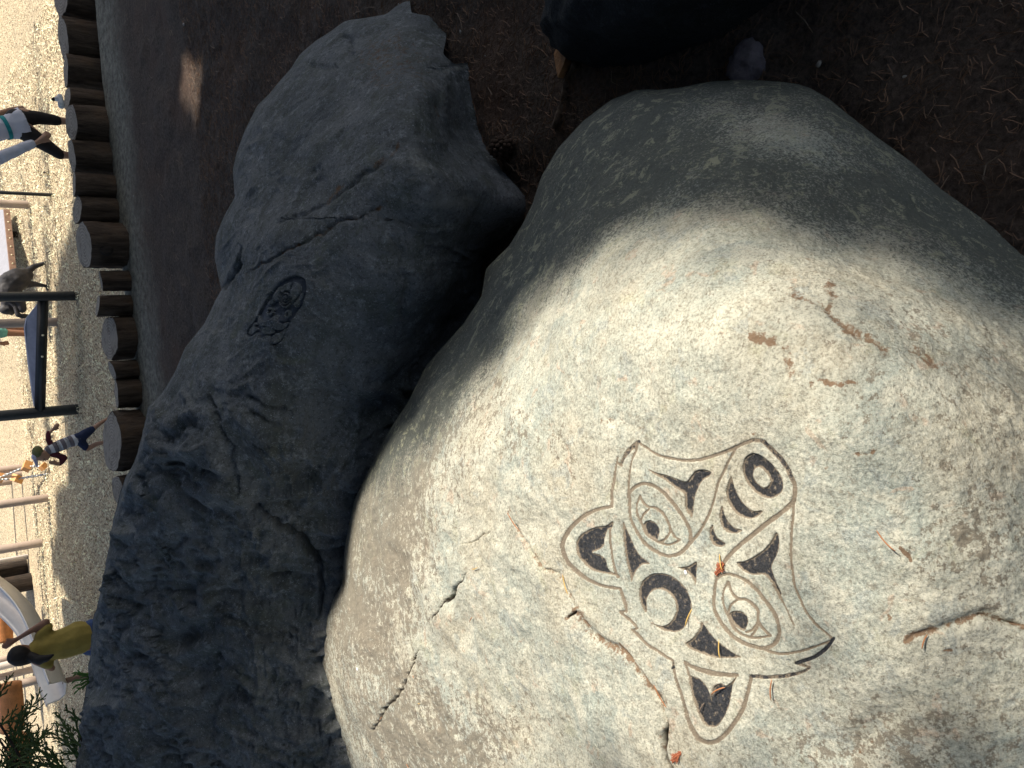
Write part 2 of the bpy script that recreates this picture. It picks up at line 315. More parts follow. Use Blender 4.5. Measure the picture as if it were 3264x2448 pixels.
def conv(pts, x0, y0, s): return [(x0 + a / s, y0 + b_ / s) for a, b_ in pts]
vA = lambda *p: conv(p, 1700, 1300, 1.4455)
vB = lambda *p: conv(p, 1700, 1350, 2.765)
vC = lambda *p: conv(p, 2150, 1350, 3.0164)
vD = lambda *p: conv(p, 1950, 1850, 2.7747)
vE = lambda *p: conv(p, 700, 800, 4.1475)
def gss(px, py, cx, cy, sx, sy, rot=0):
    c, s = math.cos(rot), math.sin(rot); u = (px - cx) * c + (py - cy) * s; v = -(px - cx) * s + (py - cy) * c; return np.exp(-(u / sx) ** 2 - (v / sy) ** 2)

FTOP = [(1011, 2112), (1018, 2051), (1033, 1962), (1092, 1859), (1099, 1741), (1129, 1594), (1180, 1490), (1240, 1372), (1299, 1284), (1358, 1166), (1420, 1095), (1476, 1033), (1535, 944), (1549, 856), (1623, 782), (1665, 715), (1697, 649), (1726, 561), (1778, 472), (1859, 384), (1948, 317), (2022, 288), (2065, 284), (2095, 286), (2160, 280), (2228, 266), (2280, 258), (2361, 255), (2430, 256), (2494, 261), (2545, 268), (2582, 280), (2641, 313), (2700, 362), (2804, 443), (2907, 516), (2995, 598), (3099, 671), (3187, 723), (3264, 804), (3400, 900), (3600, 1050), (3800, 1250)]
FBOT = [(1011, 2125), (1026, 2213), (1040, 2302), (1085, 2390), (1099, 2448), (1200, 2650), (1400, 2800), (3800, 2800)]
FCTRL = [(1011, 2110, .55), (1099, 1741, .58), (1240, 1372, .58), (1476, 1033, .5), (1623, 782, .42), (1778, 472, .3), (2022, 288, .22), (2361, 255, .16), (2641, 313, .14), (2907, 516, .12), (3264, 804, .08),
         (1095, 2430, .5), (1300, 1900, .74), (1500, 1500, .80), (1700, 2200, .82), (1260, 2300, .68), (2200, 1700, .86), (2200, 1150, .86), (2200, 850, .78), (1900, 850, .72), (1700, 1000, .70), (2000, 600, .52), (2350, 500, .46), (2700, 720, .48), (2700, 1050, .76), (3050, 1050, .56),
         (3100, 1400, .72), (3100, 1800, .78), (3200, 2300, .78), (2700, 2200, .86), (3600, 1500, .45), (3600, 2600, .66), (2700, 2750, .84), (1800, 2750, .78), (1300, 2700, .6), (2500, 1500, .86)]
ft0 = tfield(FCTRL)
FSIL = np.array([p for p in FTOP] ); FSILB = np.array(FBOT[:6])
def ft(px, py):
    d = np.minimum(seg_dist(px, py, FSIL)[0], seg_dist(px, py, FSILB)[0])
    e = np.clip(1 - d / 150., 0, 1); return ft0(px, py) * (1 + .055 * (1 - np.sqrt(np.clip(1 - e * e, 0, 1))))
RFAR = [(-200, 1420), (0, 1300), (20, 1262), (45, 1232), (54, 1178), (66, 1099), (102, 1051), (127, 1009), (175, 955), (223, 924), (271, 882), (295, 864), (338, 822), (410, 786), (488, 756), (542, 744), (600, 748), (627, 750), (693, 713), (753, 689), (820, 683), (880, 695), (922, 704), (960, 684), (989, 671), (1033, 649), (1107, 590), (1180, 560), (1254, 516), (1299, 472), (1372, 457), (1476, 428), (1520, 402), (1564, 387), (1667, 361), (1800, 339), (1889, 317), (1977, 295), (2095, 288), (2213, 273), (2331, 258), (2448, 243), (2600, 230), (2800, 225)]
RNEAR = [(-200, 1425), (0, 1306), (42, 1312), (54, 1364), (90, 1400), (121, 1419), (181, 1407), (208, 1443), (217, 1503), (241, 1512), (362, 1545), (422, 1563), (512, 1590), (600, 1645), (651, 1680), (700, 1690), (900, 1650), (1100, 1520), (1400, 1350), (1700, 1280), (2100, 1230), (2448, 1260), (2800, 1300)]
RCTRL = [(1300, 3, .06), (1100, 66, .2), (955, 175, .3), (822, 338, .45), (756, 488, .55), (744, 580, .6), (690, 760, .7), (695, 900, .72), (590, 1107, .85), (472, 1299, .95), (387, 1564, 1.0), (317, 1889, 1.0), (273, 2213, 1.0), (243, 2448, 1.0), (230, 2750, .95),
         (1200, 150, .27), (1400, 120, .03), (1440, 210, .1), (1500, 300, .02), (1380, 270, .34), (1000, 350, .5), (1380, 450, .42), (1460, 450, .16), (1570, 480, .0), (1000, 600, .65), (1400, 620, .45), (1650, 660, .04), (1500, 670, .24), (1300, 700, .5), (1540, 820, .0), (850, 800, .76), (1200, 800, .6), (1370, 900, .40),
         (850, 1000, .82), (1100, 1000, .66), (1420, 1050, .2), (800, 1300, .86), (1100, 1300, .58), (1300, 1250, .36), (600, 1500, .95), (900, 1500, .75), (1100, 1550, .54), (500, 1900, .95), (800, 1900, .75), (1050, 1850, .52), (450, 2300, .96), (800, 2300, .72), (1050, 2300, .50), (1220, 2000, .38), (800, 2750, .7), (1250, 2750, .36)]
rt0 = tfield(RCTRL); RS1 = np.array([(b_, a) for a, b_ in RFAR])
def rt(px, py):
    e = np.clip(1 - seg_dist(px, py, RS1)[0] / 90., 0, 1); return rt0(px, py) * (1 + .03 * (1 - np.sqrt(np.clip(1 - e * e, 0, 1))))

def normals(P, shape):
    Q = P.reshape(*shape, 3); du = np.gradient(Q, axis=0); dv = np.gradient(Q, axis=1); n = np.cross(du, dv); n /= np.linalg.norm(n, axis=2)[..., None] + 1e-12
    n = n.reshape(-1, 3); flip = ((O - P) * n).sum(1) < 0; n[flip] *= -1; return n
def facets(shape):
    i = np.arange(shape[0] * shape[1]).reshape(shape); return np.stack([i[:-1, :-1].ravel(), i[:-1, 1:].ravel(), i[1:, 1:].ravel(), i[1:, :-1].ravel()], 1)
def skirt(P, px, py, shape, cen, depth=.25, floor=-.25):
    """the far side of the rock: from the outline away from view, then down into the ground"""
    i = np.arange(shape[0] * shape[1]).reshape(shape); loop = np.concatenate([i[0, :], i[1:, -1], i[-1, -2::-1], i[-2:0:-1, 0]])
    B = P[loop]; bx, by = px[loop], py[loop]; r0 = B - O; rings = []; dist = np.linalg.norm(r0, axis=1)
    for k, (e, g_) in enumerate(((.015, .35), (.05, .8), (.11, 1.15))):
        d = rays(bx + (cen[0] - bx) * e, by + (cen[1] - by) * e); d /= np.linalg.norm(d, axis=1)[:, None]
        rings.append(O + d * (dist + depth * g_)[:, None])
    last = rings[-1].copy(); cxy = last[:, :2].mean(0); last[:, :2] += (cxy - last[:, :2]) * .06; last[:, 2] = np.minimum(last[:, 2], floor); rings.append(last)
    n0 = len(P); m = len(loop); Vs = [P]; Fc = []; prev = loop
    for k, R in enumerate(rings):
        R[:, 2] = np.maximum(R[:, 2], floor - .05); cur = n0 + k * m + np.arange(m); Vs.append(R)
        Fc.append(np.stack([prev, np.roll(prev, -1), np.roll(cur, -1), cur], 1)); prev = cur
    return np.concatenate(Vs), np.concatenate(Fc)

# ---- front boulder grid (dense where the face is carved)
xs = np.unique(np.concatenate([1011 + np.array([.0, .3, .8, 1.6, 3, 5, 8, 12]), np.arange(1028, 1770, 3.4), np.arange(1770, 2680, 2.1), np.arange(2684, 3264, 5.), np.arange(3264, 3801, 16.)]))
yt = np.interp(xs, *zip(*FTOP)); yb = np.interp(xs, *zip(*FBOT))
ya = np.maximum(1380, yt + .25 * (yb - yt)); yc = np.maximum(2376, yt + .8 * (yb - yt)); yc = np.minimum(yc, yb - .05 * (yb - yt))
u1 = 1 - np.cos(np.linspace(0, math.pi / 2, 190)); u1 = .35 * u1 + .65 * np.linspace(0, 1, 190)
rows = np.concatenate([u1[:-1], 1 + np.linspace(0, 1, 474)[:-1], 2 + np.linspace(0, 1, 60)])
R_, C_ = np.meshgrid(rows, np.arange(len(xs)), indexing='ij')
YY = np.where(R_ < 1, yt[C_] + (ya - yt)[C_] * R_, np.where(R_ < 2, ya[C_] + (yc - ya)[C_] * (R_ - 1), yc[C_] + (yb - yc)[C_] * (R_ - 2))); XX = xs[C_]
fsh = XX.shape; px, py = XX.ravel(), YY.ravel()
P = O + rays(px, py) * ft(px, py)[:, None]; N = normals(P, fsh)
edge = np.clip(np.minimum(seg_dist(px, py, FSIL)[0], seg_dist(px, py, FSILB)[0]) / 60, 0, 1)
D = .016 * fbm(P, 2.2, 3, 21) + .0062 * fbm(P, 11, 3, 31) * (.5 + .9 * gss(px, py, 1500, 2000, 500, 600)) + .0024 * ridged(P + .02 * vnoise(P, 14, 3)[:, None], 7, 4, 35) + .0018 * fbm(P, 60, 3, 41)
zone = np.maximum(gss(px, py, 2230, 1880, 480, 540), 0) ** .7                            # the rock was dressed smooth round the carving
D *= 1 - .6 * zone
crack = np.zeros(len(px)); stain = np.zeros(len(px))
def add_crack(pts, w, depth, st=0., stw=20, dark=1.):
    global D
    P_ = smooth_line(pts); jx = px + 7 * vnoise(P, 30, 77) + 2.5 * vnoise(P, 75, 78); jy = py + 7 * vnoise(P, 30, 79) + 2.5 * vnoise(P, 75, 80)
    d, t = seg_dist(jx, jy, P_); tp = np.sin(np.clip(t, 0, 1) * math.pi) ** .5 * .8 + .2
    k = np.exp(-(d / (w * tp)) ** 2); D -= depth * k * tp; 
    if dark: np.maximum(crack, k * dark * (t > 0.001), out=crack)
    if st: np.maximum(stain, st * np.exp(-(np.maximum(d + 6 * vnoise(P, 55, 83), 0) / stw) ** 2) * (.86 + .22 * vnoise(P, 26, 84)), out=stain)
v6 = lambda *p: conv(p, 950, 1600, 1.6385); v7 = lambda *p: conv(p, 2400, 700, 1.6586); v8 = lambda *p: conv(p, 2400, 1600, 1.956)
add_crack(v6((830, 440), (800, 480), (760, 515)), 6, .014); add_crack(v6((870, 370), (830, 440), (770, 510), (740, 570), (715, 610), (700, 680)), 3.2, .007, .3, 14)
add_crack(v6((630, 770), (610, 830), (570, 930), (545, 980), (510, 1040), (470, 1090), (435, 1155), (400, 1220), (375, 1290), (350, 1340)), 3.4, .010, .25, 12)
add_crack(v6((630, 800), (600, 828)), 3.2, .008); add_crack(v6((500, 1050), (440, 1150)), 3.6, .008)
add_crack(v6((840, 215), (900, 210), (960, 165), (1000, 145)), 2.5, .005, .3, 14, .7)
add_crack(v6((1090, 40), (1160, 190), (1270, 330), (1340, 380), (1420, 480), (1460, 560)), 5, .006, .62, 14, 0)
add_crack(v6((1420, 600), (1460, 560)), 5, .010, .8, 16); add_crack(v6((1460, 560), (1540, 680), (1640, 750), (1760, 820)), 16, .010, .8, 26, 0)
add_crack(v6((1760, 820), (1850, 960), (1900, 1060), (1940, 1160)), 7, .008, .75, 15, 0); add_crack(v6((1940, 1150), (1925, 1230), (1935, 1310), (1965, 1389), (1980, 1450)), 8, .02, .6, 26)
add_crack(v7((200, 440), (300, 470), (380, 510), (430, 570), (500, 630), (590, 680), (680, 740)), 9, .004, .84, 22, 0); add_crack(v7((390, 400), (420, 440), (400, 500)), 8, .002, .78, 26, 0)
add_crack(v7((790, 725), (860, 750), (950, 810)), 6, .002, .8, 20, 0); add_crack(v7((310, 890), (360, 870), (440, 890), (540, 880)), 5, .002, .8, 12, 0)
add_crack(v7((20, 640), (100, 660), (180, 720), (210, 790), (190, 830)), 6, .003, .76, 28, 0); add_crack(v7((540, 1240), (600, 1245), (640, 1220)), 5, .002, .7, 14, 0)
add_crack(v7((50, 1060), (20, 1130)), 3, .001, .7, 6, 0); add_crack(v7((400, 1320), (430, 1210)), 4, .001, .6, 9, 0); add_crack(v7((560, 1000), (540, 1010)), 3, .001, .5, 8, 0)
add_crack(v8((960, 860), (1050, 810), (1150, 790), (1250, 750), (1400, 710), (1500, 715), (1690, 780)), 20, .009, .9, 20, 0); add_crack(v8((1400, 710), (1560, 745), (1690, 775)), 7, .006, .8, 12, .35)
add_crack(v8((925, 280), (970, 330), (985, 370)), 5, .001, .8, 8, 0); add_crack(v8((1190, 920), (1235, 920)), 3, .001, 1, 10, 0); add_crack(v8((840, 690), (860, 720)), 4, .001, .8, 7, 0)
add_crack(v8((1000, 1200), (880, 1300), (700, 1480), (560, 1600)), 55, .010, .42, 90, 0); add_crack(v8((380, 1520), (390, 1600)), 6, .003, .6, 14, 0)
add_crack([(1905, 1340), (1960, 1345), (2035, 1375)], 15, .003, .55, 20, .25); add_crack([(1660, 1310), (1800, 1420), (1760, 1470)], 10, .002, .5, 16, 0)
crust = np.clip(1.0 * gss(px, py, 1180, 1900, 190, 420) + .95 * gss(px, py, 1420, 2380, 330, 190) + .8 * gss(px, py, 1330, 1460, 420, 190, -1.06) + .5 * gss(px, py, 1750, 1430, 180, 120) + .55 * gss(px, py, 3150, 1800, 260, 380) + .8 * gss(px, py, 2850, 2380, 520, 190) + .35 * gss(px, py, 2900, 1150, 400, 300), 0, 1) - .35 * zone  # left-flank crust also paints the half-shade fade there
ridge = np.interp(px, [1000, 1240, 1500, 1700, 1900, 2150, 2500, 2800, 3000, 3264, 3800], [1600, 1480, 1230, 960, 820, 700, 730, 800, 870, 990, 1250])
weather_shade = np.clip((ridge + 170 - py) / 380, 0, 1); weather_shade = weather_shade * weather_shade * (3 - 2 * weather_shade) * (1 - .55 * gss(px, py, 2500, 440, 330, 110, .25)); weather_shade = np.clip(weather_shade + .5 * gss(px, py, 1340, 1330, 520, 120, -1.06) + .16 * gss(px, py, 3200, 1150, 330, 260), 0, .92)  # dark lichen side; also paints the tree shade and its half-lit patch

# ---- the carved animal face
K = 'sharp'
lines = [  # (name of the line, points, width in pixels, paint)
    (smooth_line(vA((475, 160), (530, 200), (600, 228), (680, 242), (760, 240), (840, 218), (920, 190), (980, 162), (1030, 145))), [5, 8, 9], 0),
    (smooth_line(vA((1030, 145), (1075, 152), (1110, 185), (1150, 225), (1185, 270), (1210, 320))), [9, 12, 12], .3),
    (smooth_line(vA((1210, 320), (1222, 360), (1218, 415), (1190, 452), (1150, 485), (1080, 535), (1010, 590), (950, 635), (900, 685), (865, 735), (845, 778))), [11, 12, 8], 0),
    (smooth_line(vA((945, 185), (915, 235), (885, 290), (855, 350), (835, 420), (810, 490), (780, 550), (745, 600), (705, 640))), [6, 6, 8], .05),
    (smooth_line(vA((1213, 435), (1210, 500), (1200, 600), (1196, 700), (1205, 800), (1225, 870), (1260, 940), (1310, 1000), (1375, 1054))), [7, 7, 5], 0),
    (smooth_line(vA((1388, 1060), (1350, 1108), (1290, 1150), (1205, 1180))), [8, 10, 9], .5), (sub(vA((1205, 1180), (1268, 1200)), 0), [8, 8, 5], .2),
    (smooth_line(vA((1268, 1200), (1230, 1222), (1160, 1238), (1080, 1243), (1008, 1236))), [6, 10, 10], .3),
    (smooth_line(vA((1004, 1236), (998, 1265), (985, 1320), (960, 1390), (925, 1450), (880, 1510), (830, 1540), (780, 1530), (735, 1480), (705, 1420), (690, 1350), (665, 1280), (648, 1210), (642, 1165))), [9, 12, 6], .12),
    (smooth_line(vA((1378, 1070), (1300, 1100), (1220, 1125), (1140, 1135), (1085, 1122), (1055, 1108))), [5, 7, 7], 0),
    (smooth_line(vA((642, 1165), (590, 1130), (530, 1090), (490, 1050), (460, 1022))), [6, 7, 7], 0), (sub(vA((462, 1024), (482, 1015), (470, 998)), 0), [6, 6, 5], 0),
    (smooth_line(vA((472, 1000), (430, 960), (403, 938))), [6, 7, 6], 0), (sub(vA((404, 938), (432, 936)), 0), [5, 6, 5], 0), (smooth_line(vA((432, 936), (428, 905), (415, 870), (405, 835))), [7, 8, 7], 0),
    (smooth_line(vA((405, 833), (370, 828), (300, 815), (230, 780), (170, 730), (138, 670), (135, 620), (165, 560), (220, 505), (290, 470), (365, 453))), [7, 11, 8], .05),
    (smooth_line(vA((365, 453), (360, 400), (367, 330), (376, 270), (384, 228))), [7, 8, 4], 0), (sub(vA((380, 250), (402, 268)), 0), [5, 6, 5], 0),
    (smooth_line(vA((400, 262), (415, 225), (440, 190), (475, 158))), [5, 11, 8], .25),
    (smooth_line(vA((470, 170), (455, 220), (440, 290), (434, 370), (437, 430))), [5, 5, 7], 0),
    (smooth_line(vA((437, 400), (445, 500), (470, 560), (510, 620), (560, 660), (620, 682), (670, 672), (708, 640), (724, 605), (718, 560), (695, 510), (650, 450), (600, 395), (550, 362), (500, 352), (462, 368), (440, 392))), [7, 10, 8], .05),
    (smooth_line(vB((930, 640), (903, 720), (912, 800), (945, 880), (985, 960), (1040, 1010), (1100, 1045), (1180, 1070), (1240, 1055), (1290, 1025))), [5, 6, 5], 0),
    (smooth_line(vB((930, 640), (960, 700), (1010, 742), (1060, 745), (1120, 780), (1165, 835), (1195, 900), (1215, 950), (1245, 1000), (1290, 1025))), [5, 7, 5], 0),
    (smooth_line(vB((940, 862), (960, 810), (1008, 762))), [5, 5, 5], 0), (smooth_line(vB((1200, 900), (1188, 975), (1152, 1025), (1105, 1044))), [5, 5, 5], 0), (smooth_line(vB((1207, 945), (1180, 1000), (1125, 1052))), [4, 5, 5], 0),
    (smooth_line(vB((678, 930), (683, 1050), (700, 1180), (728, 1300), (750, 1350))), [5, 7, 8], 0),
    (smooth_line(vA((845, 778), (834, 830), (828, 900), (840, 950), (880, 1010), (930, 1060), (990, 1090), (1050, 1108), (1090, 1100), (1120, 1070), (1130, 1010), (1110, 950), (1060, 880), (1010, 820), (960, 785), (910, 768), (870, 770), (848, 785))), [8, 10, 7], .05),
    (smooth_line(vD((1025, 15), (990, 80), (975, 160), (990, 240), (1030, 330), (1080, 420), (1160, 480), (1240, 507), (1330, 505), (1400, 490))), [5, 7, 6], 0),
    (smooth_line(vD((1025, 15), (1060, 110), (1115, 162), (1185, 172), (1240, 210), (1290, 270), (1290, 335), (1310, 390), (1355, 445), (1400, 490))), [6, 8, 6], 0),
    (smooth_line(vD((1022, 290), (1050, 220), (1112, 172))), [5, 6, 5], 0), (smooth_line(vD((1288, 335), (1278, 390), (1240, 440), (1185, 460))), [5, 6, 5], 0), (smooth_line(vD((1300, 375), (1275, 440), (1235, 492))), [4, 5, 5], 0),
    (smooth_line(vD((640, 720), (750, 778), (870, 812), (1000, 835), (1112, 838))), [7, 14, 10], 0), (smooth_line(vD((650, 740), (680, 830), (692, 900))), [6, 6, 6], 0), (sub(vD((535, 775), (550, 765)), 0), [4, 5, 4], .8),
]
pits = [  # (polygon, hole or None)
    (smooth_line(vB((960, 900), (985, 865), (1030, 855), (1080, 885), (1110, 940), (1100, 1000), (1085, 1035), (1040, 1010), (990, 970)), 1), None),
    (smooth_line(vB((995, 405), (1080, 435), (1180, 460), (1290, 500), (1350, 508), (1385, 465), (1430, 418), (1500, 403), (1580, 425), (1550, 470), (1500, 500), (1450, 580), (1420, 680), (1400, 830), (1370, 800), (1335, 750), (1330, 680), (1318, 620), (1250, 575), (1130, 490), (1050, 450)), 1), None),
    (smooth_line(vB((705, 860), (640, 898), (540, 915), (440, 960), (380, 1010), (356, 1080), (375, 1160), (420, 1230), (490, 1290), (590, 1320), (700, 1335), (757, 1357), (735, 1325), (690, 1300), (655, 1260), (645, 1215), (620, 1180), (570, 1155), (512, 1142), (570, 1118), (620, 1075), (632, 1000), (665, 930), (695, 925)), 1), None),
    (smooth_line(vB((790, 862), (830, 950), (880, 1060), (940, 1160), (1028, 1237), (960, 1248), (915, 1290), (890, 1340), (870, 1395), (850, 1330), (820, 1200), (800, 1060), (785, 930)), 1), None),
    (smooth_line(vB((1272, 1270), (1360, 1258), (1442, 1218), (1435, 1310), (1426, 1422), (1385, 1345), (1330, 1300)), 1), None),
    (smooth_line(vA((487, 870), (490, 820), (515, 785), (560, 762), (620, 768), (670, 798), (708, 845), (727, 910), (722, 970), (695, 1015), (655, 1035), (600, 1028), (553, 995), (590, 1005), (625, 993), (648, 960), (656, 920), (645, 880), (615, 850), (580, 838), (545, 848), (523, 885), (520, 940), (505, 935)), 1), None),
    (smooth_line(vC((555, 503), (520, 580), (500, 660), (515, 740), (560, 820), (630, 880), (720, 912), (800, 900), (868, 845), (850, 830), (790, 838), (720, 800), (660, 740), (620, 680), (592, 610), (575, 545)), 1), None),
    (smooth_line(vC((460, 785), (435, 840), (432, 920), (460, 1000), (510, 1045), (580, 1062), (640, 1042), (660, 1020), (590, 1000), (540, 960), (500, 900), (478, 830)), 1), None),
    (smooth_line(vC((370, 970), (340, 1010), (332, 1070), (350, 1130), (400, 1180), (450, 1190), (492, 1155), (430, 1110), (395, 1060), (380, 1010)), 1), None),
    (smooth_line(vC((690, 340), (740, 290), (800, 273), (870, 300), (950, 360), (1010, 430), (1060, 500), (1085, 570), (1070, 640), (1020, 690), (950, 715), (880, 705), (800, 660), (730, 590), (685, 510), (668, 430)), 1),
     smooth_line(vC((780, 480), (800, 430), (840, 418), (890, 450), (930, 500), (945, 550), (920, 595), (870, 605), (820, 570), (790, 530)), 1)),
    (smooth_line(vC((1002, 1038), (1025, 1080), (1030, 1170), (1010, 1240), (960, 1330), (942, 1385), (965, 1460), (1000, 1560), (1038, 1650)) + vD((1500, 140), (1560, 280), (1622, 402), (1585, 372), (1530, 250), (1460, 120), (1400, 10)) + vC((960, 1570), (900, 1480), (850, 1455), (800, 1462), (720, 1450), (640, 1400), (600, 1338), (680, 1320), (780, 1270), (880, 1200), (950, 1120)), 1), None),
    (smooth_line(vD((785, 362), (775, 430), (720, 510), (650, 560), (700, 610), (800, 650), (930, 690), (1060, 692), (1157, 680), (1100, 650), (1020, 600), (930, 530), (860, 450), (812, 385)), 1), None),
    (smooth_line(vD((690, 850), (693, 960), (720, 1060), (760, 1170), (830, 1285), (920, 1298), (970, 1250), (1020, 1150), (1050, 1040), (1070, 930), (1112, 848), (1060, 898), (1010, 930), (960, 910), (905, 940), (880, 1010), (845, 940), (790, 880), (720, 850)), 1), None),
    (smooth_line(vD((1030, 300), (1060, 275), (1110, 270), (1170, 290), (1205, 350), (1195, 410), (1170, 450), (1120, 430), (1070, 390), (1040, 350)), 1), None),
]
cid = np.full(len(px), -1); paint = np.zeros(len(px)); groove = np.zeros(len(px))
sel = np.where((px > 1760) & (px < 2700) & (py > 1370) & (py < 2400))[0]; sx, sy = px[sel], py[sel]
wob = 1.0 * vnoise(P[sel], 160, 5)
for k, (ln, w, pn) in enumerate(lines):
    lo_, hi_ = ln.min(0) - 16, ln.max(0) + 16; q = np.where((sx > lo_[0]) & (sx < hi_[0]) & (sy > lo_[1]) & (sy < hi_[1]))[0]
    d, t = seg_dist(sx[q], sy[q], ln); hw = np.interp(t, [0, .5, 1], w) * .62 + .9 + wob[q] * .8; m = d < hw
    g_ = np.clip((hw - d) / 2.6 + .25, 0, 1) * m; jj = sel[q]; groove[jj] = np.maximum(groove[jj], g_ * .55)
    up = m & (cid[jj] < 100); cid[jj[up]] = 0; paint[jj[m]] = np.maximum(paint[jj[m]], pn + .12 * gss(d[m] / hw[m], 0 * d[m], 0, 0, .7, 1))
for k, (pg, hole) in enumerate(pits):
    lo_, hi_ = pg.min(0) - 6, pg.max(0) + 6; q = np.where((sx > lo_[0]) & (sx < hi_[0]) & (sy > lo_[1]) & (sy < hi_[1]))[0]
    d, _ = seg_dist(sx[q], sy[q], pg, True); m = inside(sx[q], sy[q], pg); m = np.where(m, d, -d) + wob[q] * .5
    if hole is not None: dh, _ = seg_dist(sx[q], sy[q], hole, True); m = np.where(inside(sx[q], sy[q], hole), -dh, np.minimum(m, dh))
    mm = m > 0; jj = sel[q]; groove[jj] = np.where(mm, np.maximum(groove[jj], np.clip(m / 4 + .25, 0, 1)), groove[jj]); cid[jj[mm]] = 100 + k
    paint[jj[mm]] = np.clip(.0 + .5 * m[mm] / 7.5, 0, .50)
D = D - .0036 * groove
V0 = P + N * (D * edge)[:, None]
quads = facets(fsh); skV, skF = skirt(V0, px, py, fsh, (2300, 1800), .35)
nk = len(skV) - len(V0); cq = cid[quads]; fm = np.sort(cq, axis=1)[:, 2]; fm[(cq >= 0).sum(1) < 3] = -1
at = lambda a: np.r_[a, np.zeros(nk)]
base = np.array([0., 1.2, 0.])
fr = mesh('boulder', skV, np.concatenate([quads[fm < 0], skF]), MT['front'], base=base, attrs=dict(crust=at(crust), weather_shade=np.r_[weather_shade, np.full(nk, .8)], stain=at(stain), crack=at(crack)),
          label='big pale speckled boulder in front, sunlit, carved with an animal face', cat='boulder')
def split(parent, ids, name, label=None):
    f = quads[np.isin(fm, ids)]; u, inv = np.unique(f, return_inverse=True)
    if len(u) == 0: return
    return mesh(name, V0[u], inv.reshape(f.shape), MT['carved'], parent, attrs=dict(paint=paint[u]), label=label)
split(fr, [0], 'engraved_outline', 'brown engraved outline of a long-snouted animal face')
pn_ = [('pupil', 'black-flecked pupil of the far eye'), ('painted_recess', 'forked black mark beside the upper eye'), ('painted_recess', 'black hollow of the left ear'), ('painted_recess', 'black three-cornered mark between ear and upper eye'), ('painted_recess', 'smallest black three-cornered mark, in the middle of the brow'), ('painted_recess', 'black crescent round the forehead disc'), ('painted_recess', 'largest of the three crescents on the snout'), ('painted_recess', 'middle one of the three crescents on the snout'), ('painted_recess', 'smallest of the three crescents on the snout'), ('nose_ring', 'black ring at the tip of the snout'), ('painted_recess', 'forked black mark with a long tail beside the lower eye'), ('painted_recess', 'black three-cornered mark between lower eye and lower ear'), ('painted_recess', 'black hollow of the lower ear'), ('pupil', 'black pupil of the lower eye')]
for k, (n_, l_) in enumerate(pn_): split(fr, [100 + k], n_, l_)
FP, Fpx, Fpy = V0, px, py
def on_front(x, y, lift=.0):
    i = np.argmin((Fpx - x) ** 2 + (Fpy - y) ** 2); return FP[i] + N_front[i] * lift, N_front[i]
N_front = N
TRI_LEAN = None

# ---- rear boulder
ys = np.unique(np.concatenate([np.arange(-200, 780, 6.), np.arange(850 - 76, 1120, 2.2), np.arange(1120, 2448, 6.), np.arange(2448, 2801, 16.)]))
xf = np.interp(ys, *zip(*RFAR)); xn = np.interp(ys, *zip(*RNEAR)); xn = np.maximum(xn, xf + 3)
xa = np.maximum(760, xf + .08 * (xn - xf)); xb = np.maximum(990, xa + .3 * (xn - xa)); xb = np.where(ys < 700, xa + .25 * (xn - xa), xb)
rows = np.concatenate([np.linspace(0, 1, 50)[:-1] ** 1.4, 1 + np.linspace(0, 1, 112)[:-1], 2 + np.linspace(0, 1, 90)])
R_, C_ = np.meshgrid(rows, np.arange(len(ys)), indexing='ij')
XX = np.where(R_ < 1, xf[C_] + (xa - xf)[C_] * R_, np.where(R_ < 2, xa[C_] + (xb - xa)[C_] * (R_ - 1), xb[C_] + (xn - xb)[C_] * (R_ - 2))); YY = ys[C_]
rsh = XX.shape; px, py = XX.ravel(), YY.ravel(); P = O + rays(px, py) * rt(px, py)[:, None]; N = normals(P, rsh)
edge = np.clip(seg_dist(px, py, RS1)[0] / 40, .1, 1)
rough = np.clip((py - 1000) / 400, .25, 1) * np.clip(1 - .6 * gss(px, py, 750, 1400, 60, 300, -.5), 0, 1)
Pw = P + .06 * np.stack([vnoise(P, 5, 1), vnoise(P, 5, 2), vnoise(P, 5, 3)], 1); Ps = Pw * np.array([1.5, .7, 1.2])
D = .045 * fbm(P, 1.6, 3, 51) * (.5 + .5 * rough) + (.024 * ridged(Ps, 4.2, 2, 61) + .017 * ridged(Ps + .05 * np.stack([vnoise(P, 9, 4), vnoise(P, 9, 5), vnoise(P, 9, 6)], 1), 10, 4, 63) + .005 * fbm(P, 30, 3, 71)) * rough
crack = np.zeros(len(px)); stain = np.zeros(len(px))
v5 = lambda *p: conv(p, 250, 1000, 1.1453); v2 = lambda *p: conv(p, 400, 0, 1.6592)
add_crack(v5((640, 700), (740, 760), (810, 820), (850, 860), (880, 930), (885, 1010), (880, 1110)), 12, .05, 0, 0, .8)
add_crack(v5((500, 270), (560, 400), (600, 500), (640, 640), (660, 720)), 40, .02, 0, 0, 0); add_crack(v5((480, 300), (530, 420), (560, 520), (590, 640)), 9, .03, 0, 0, .4)
add_crack(v5((280, 1010), (400, 1030), (520, 1020), (640, 1035)), 12, .02, 0, 0, .4); add_crack(v5((690, 970), (770, 968)), 12, .03, .2, 10, .7); add_crack(v5((620, 300), (700, 330), (780, 345)), 10, .02, 0, 0, .5); add_crack(v5((630, 350), (740, 380)), 10, .02, 0, 0, .5)
add_crack(v2((640, 1440), (800, 1350), (960, 1275), (1110, 1195), (1250, 1150), (1400, 1050)), 6, .012, .6, 8, .5); add_crack(v2((780, 1195), (900, 1150), (1050, 1080), (1200, 980), (1350, 870), (1440, 800)), 7, .012, .4, 9, .3)
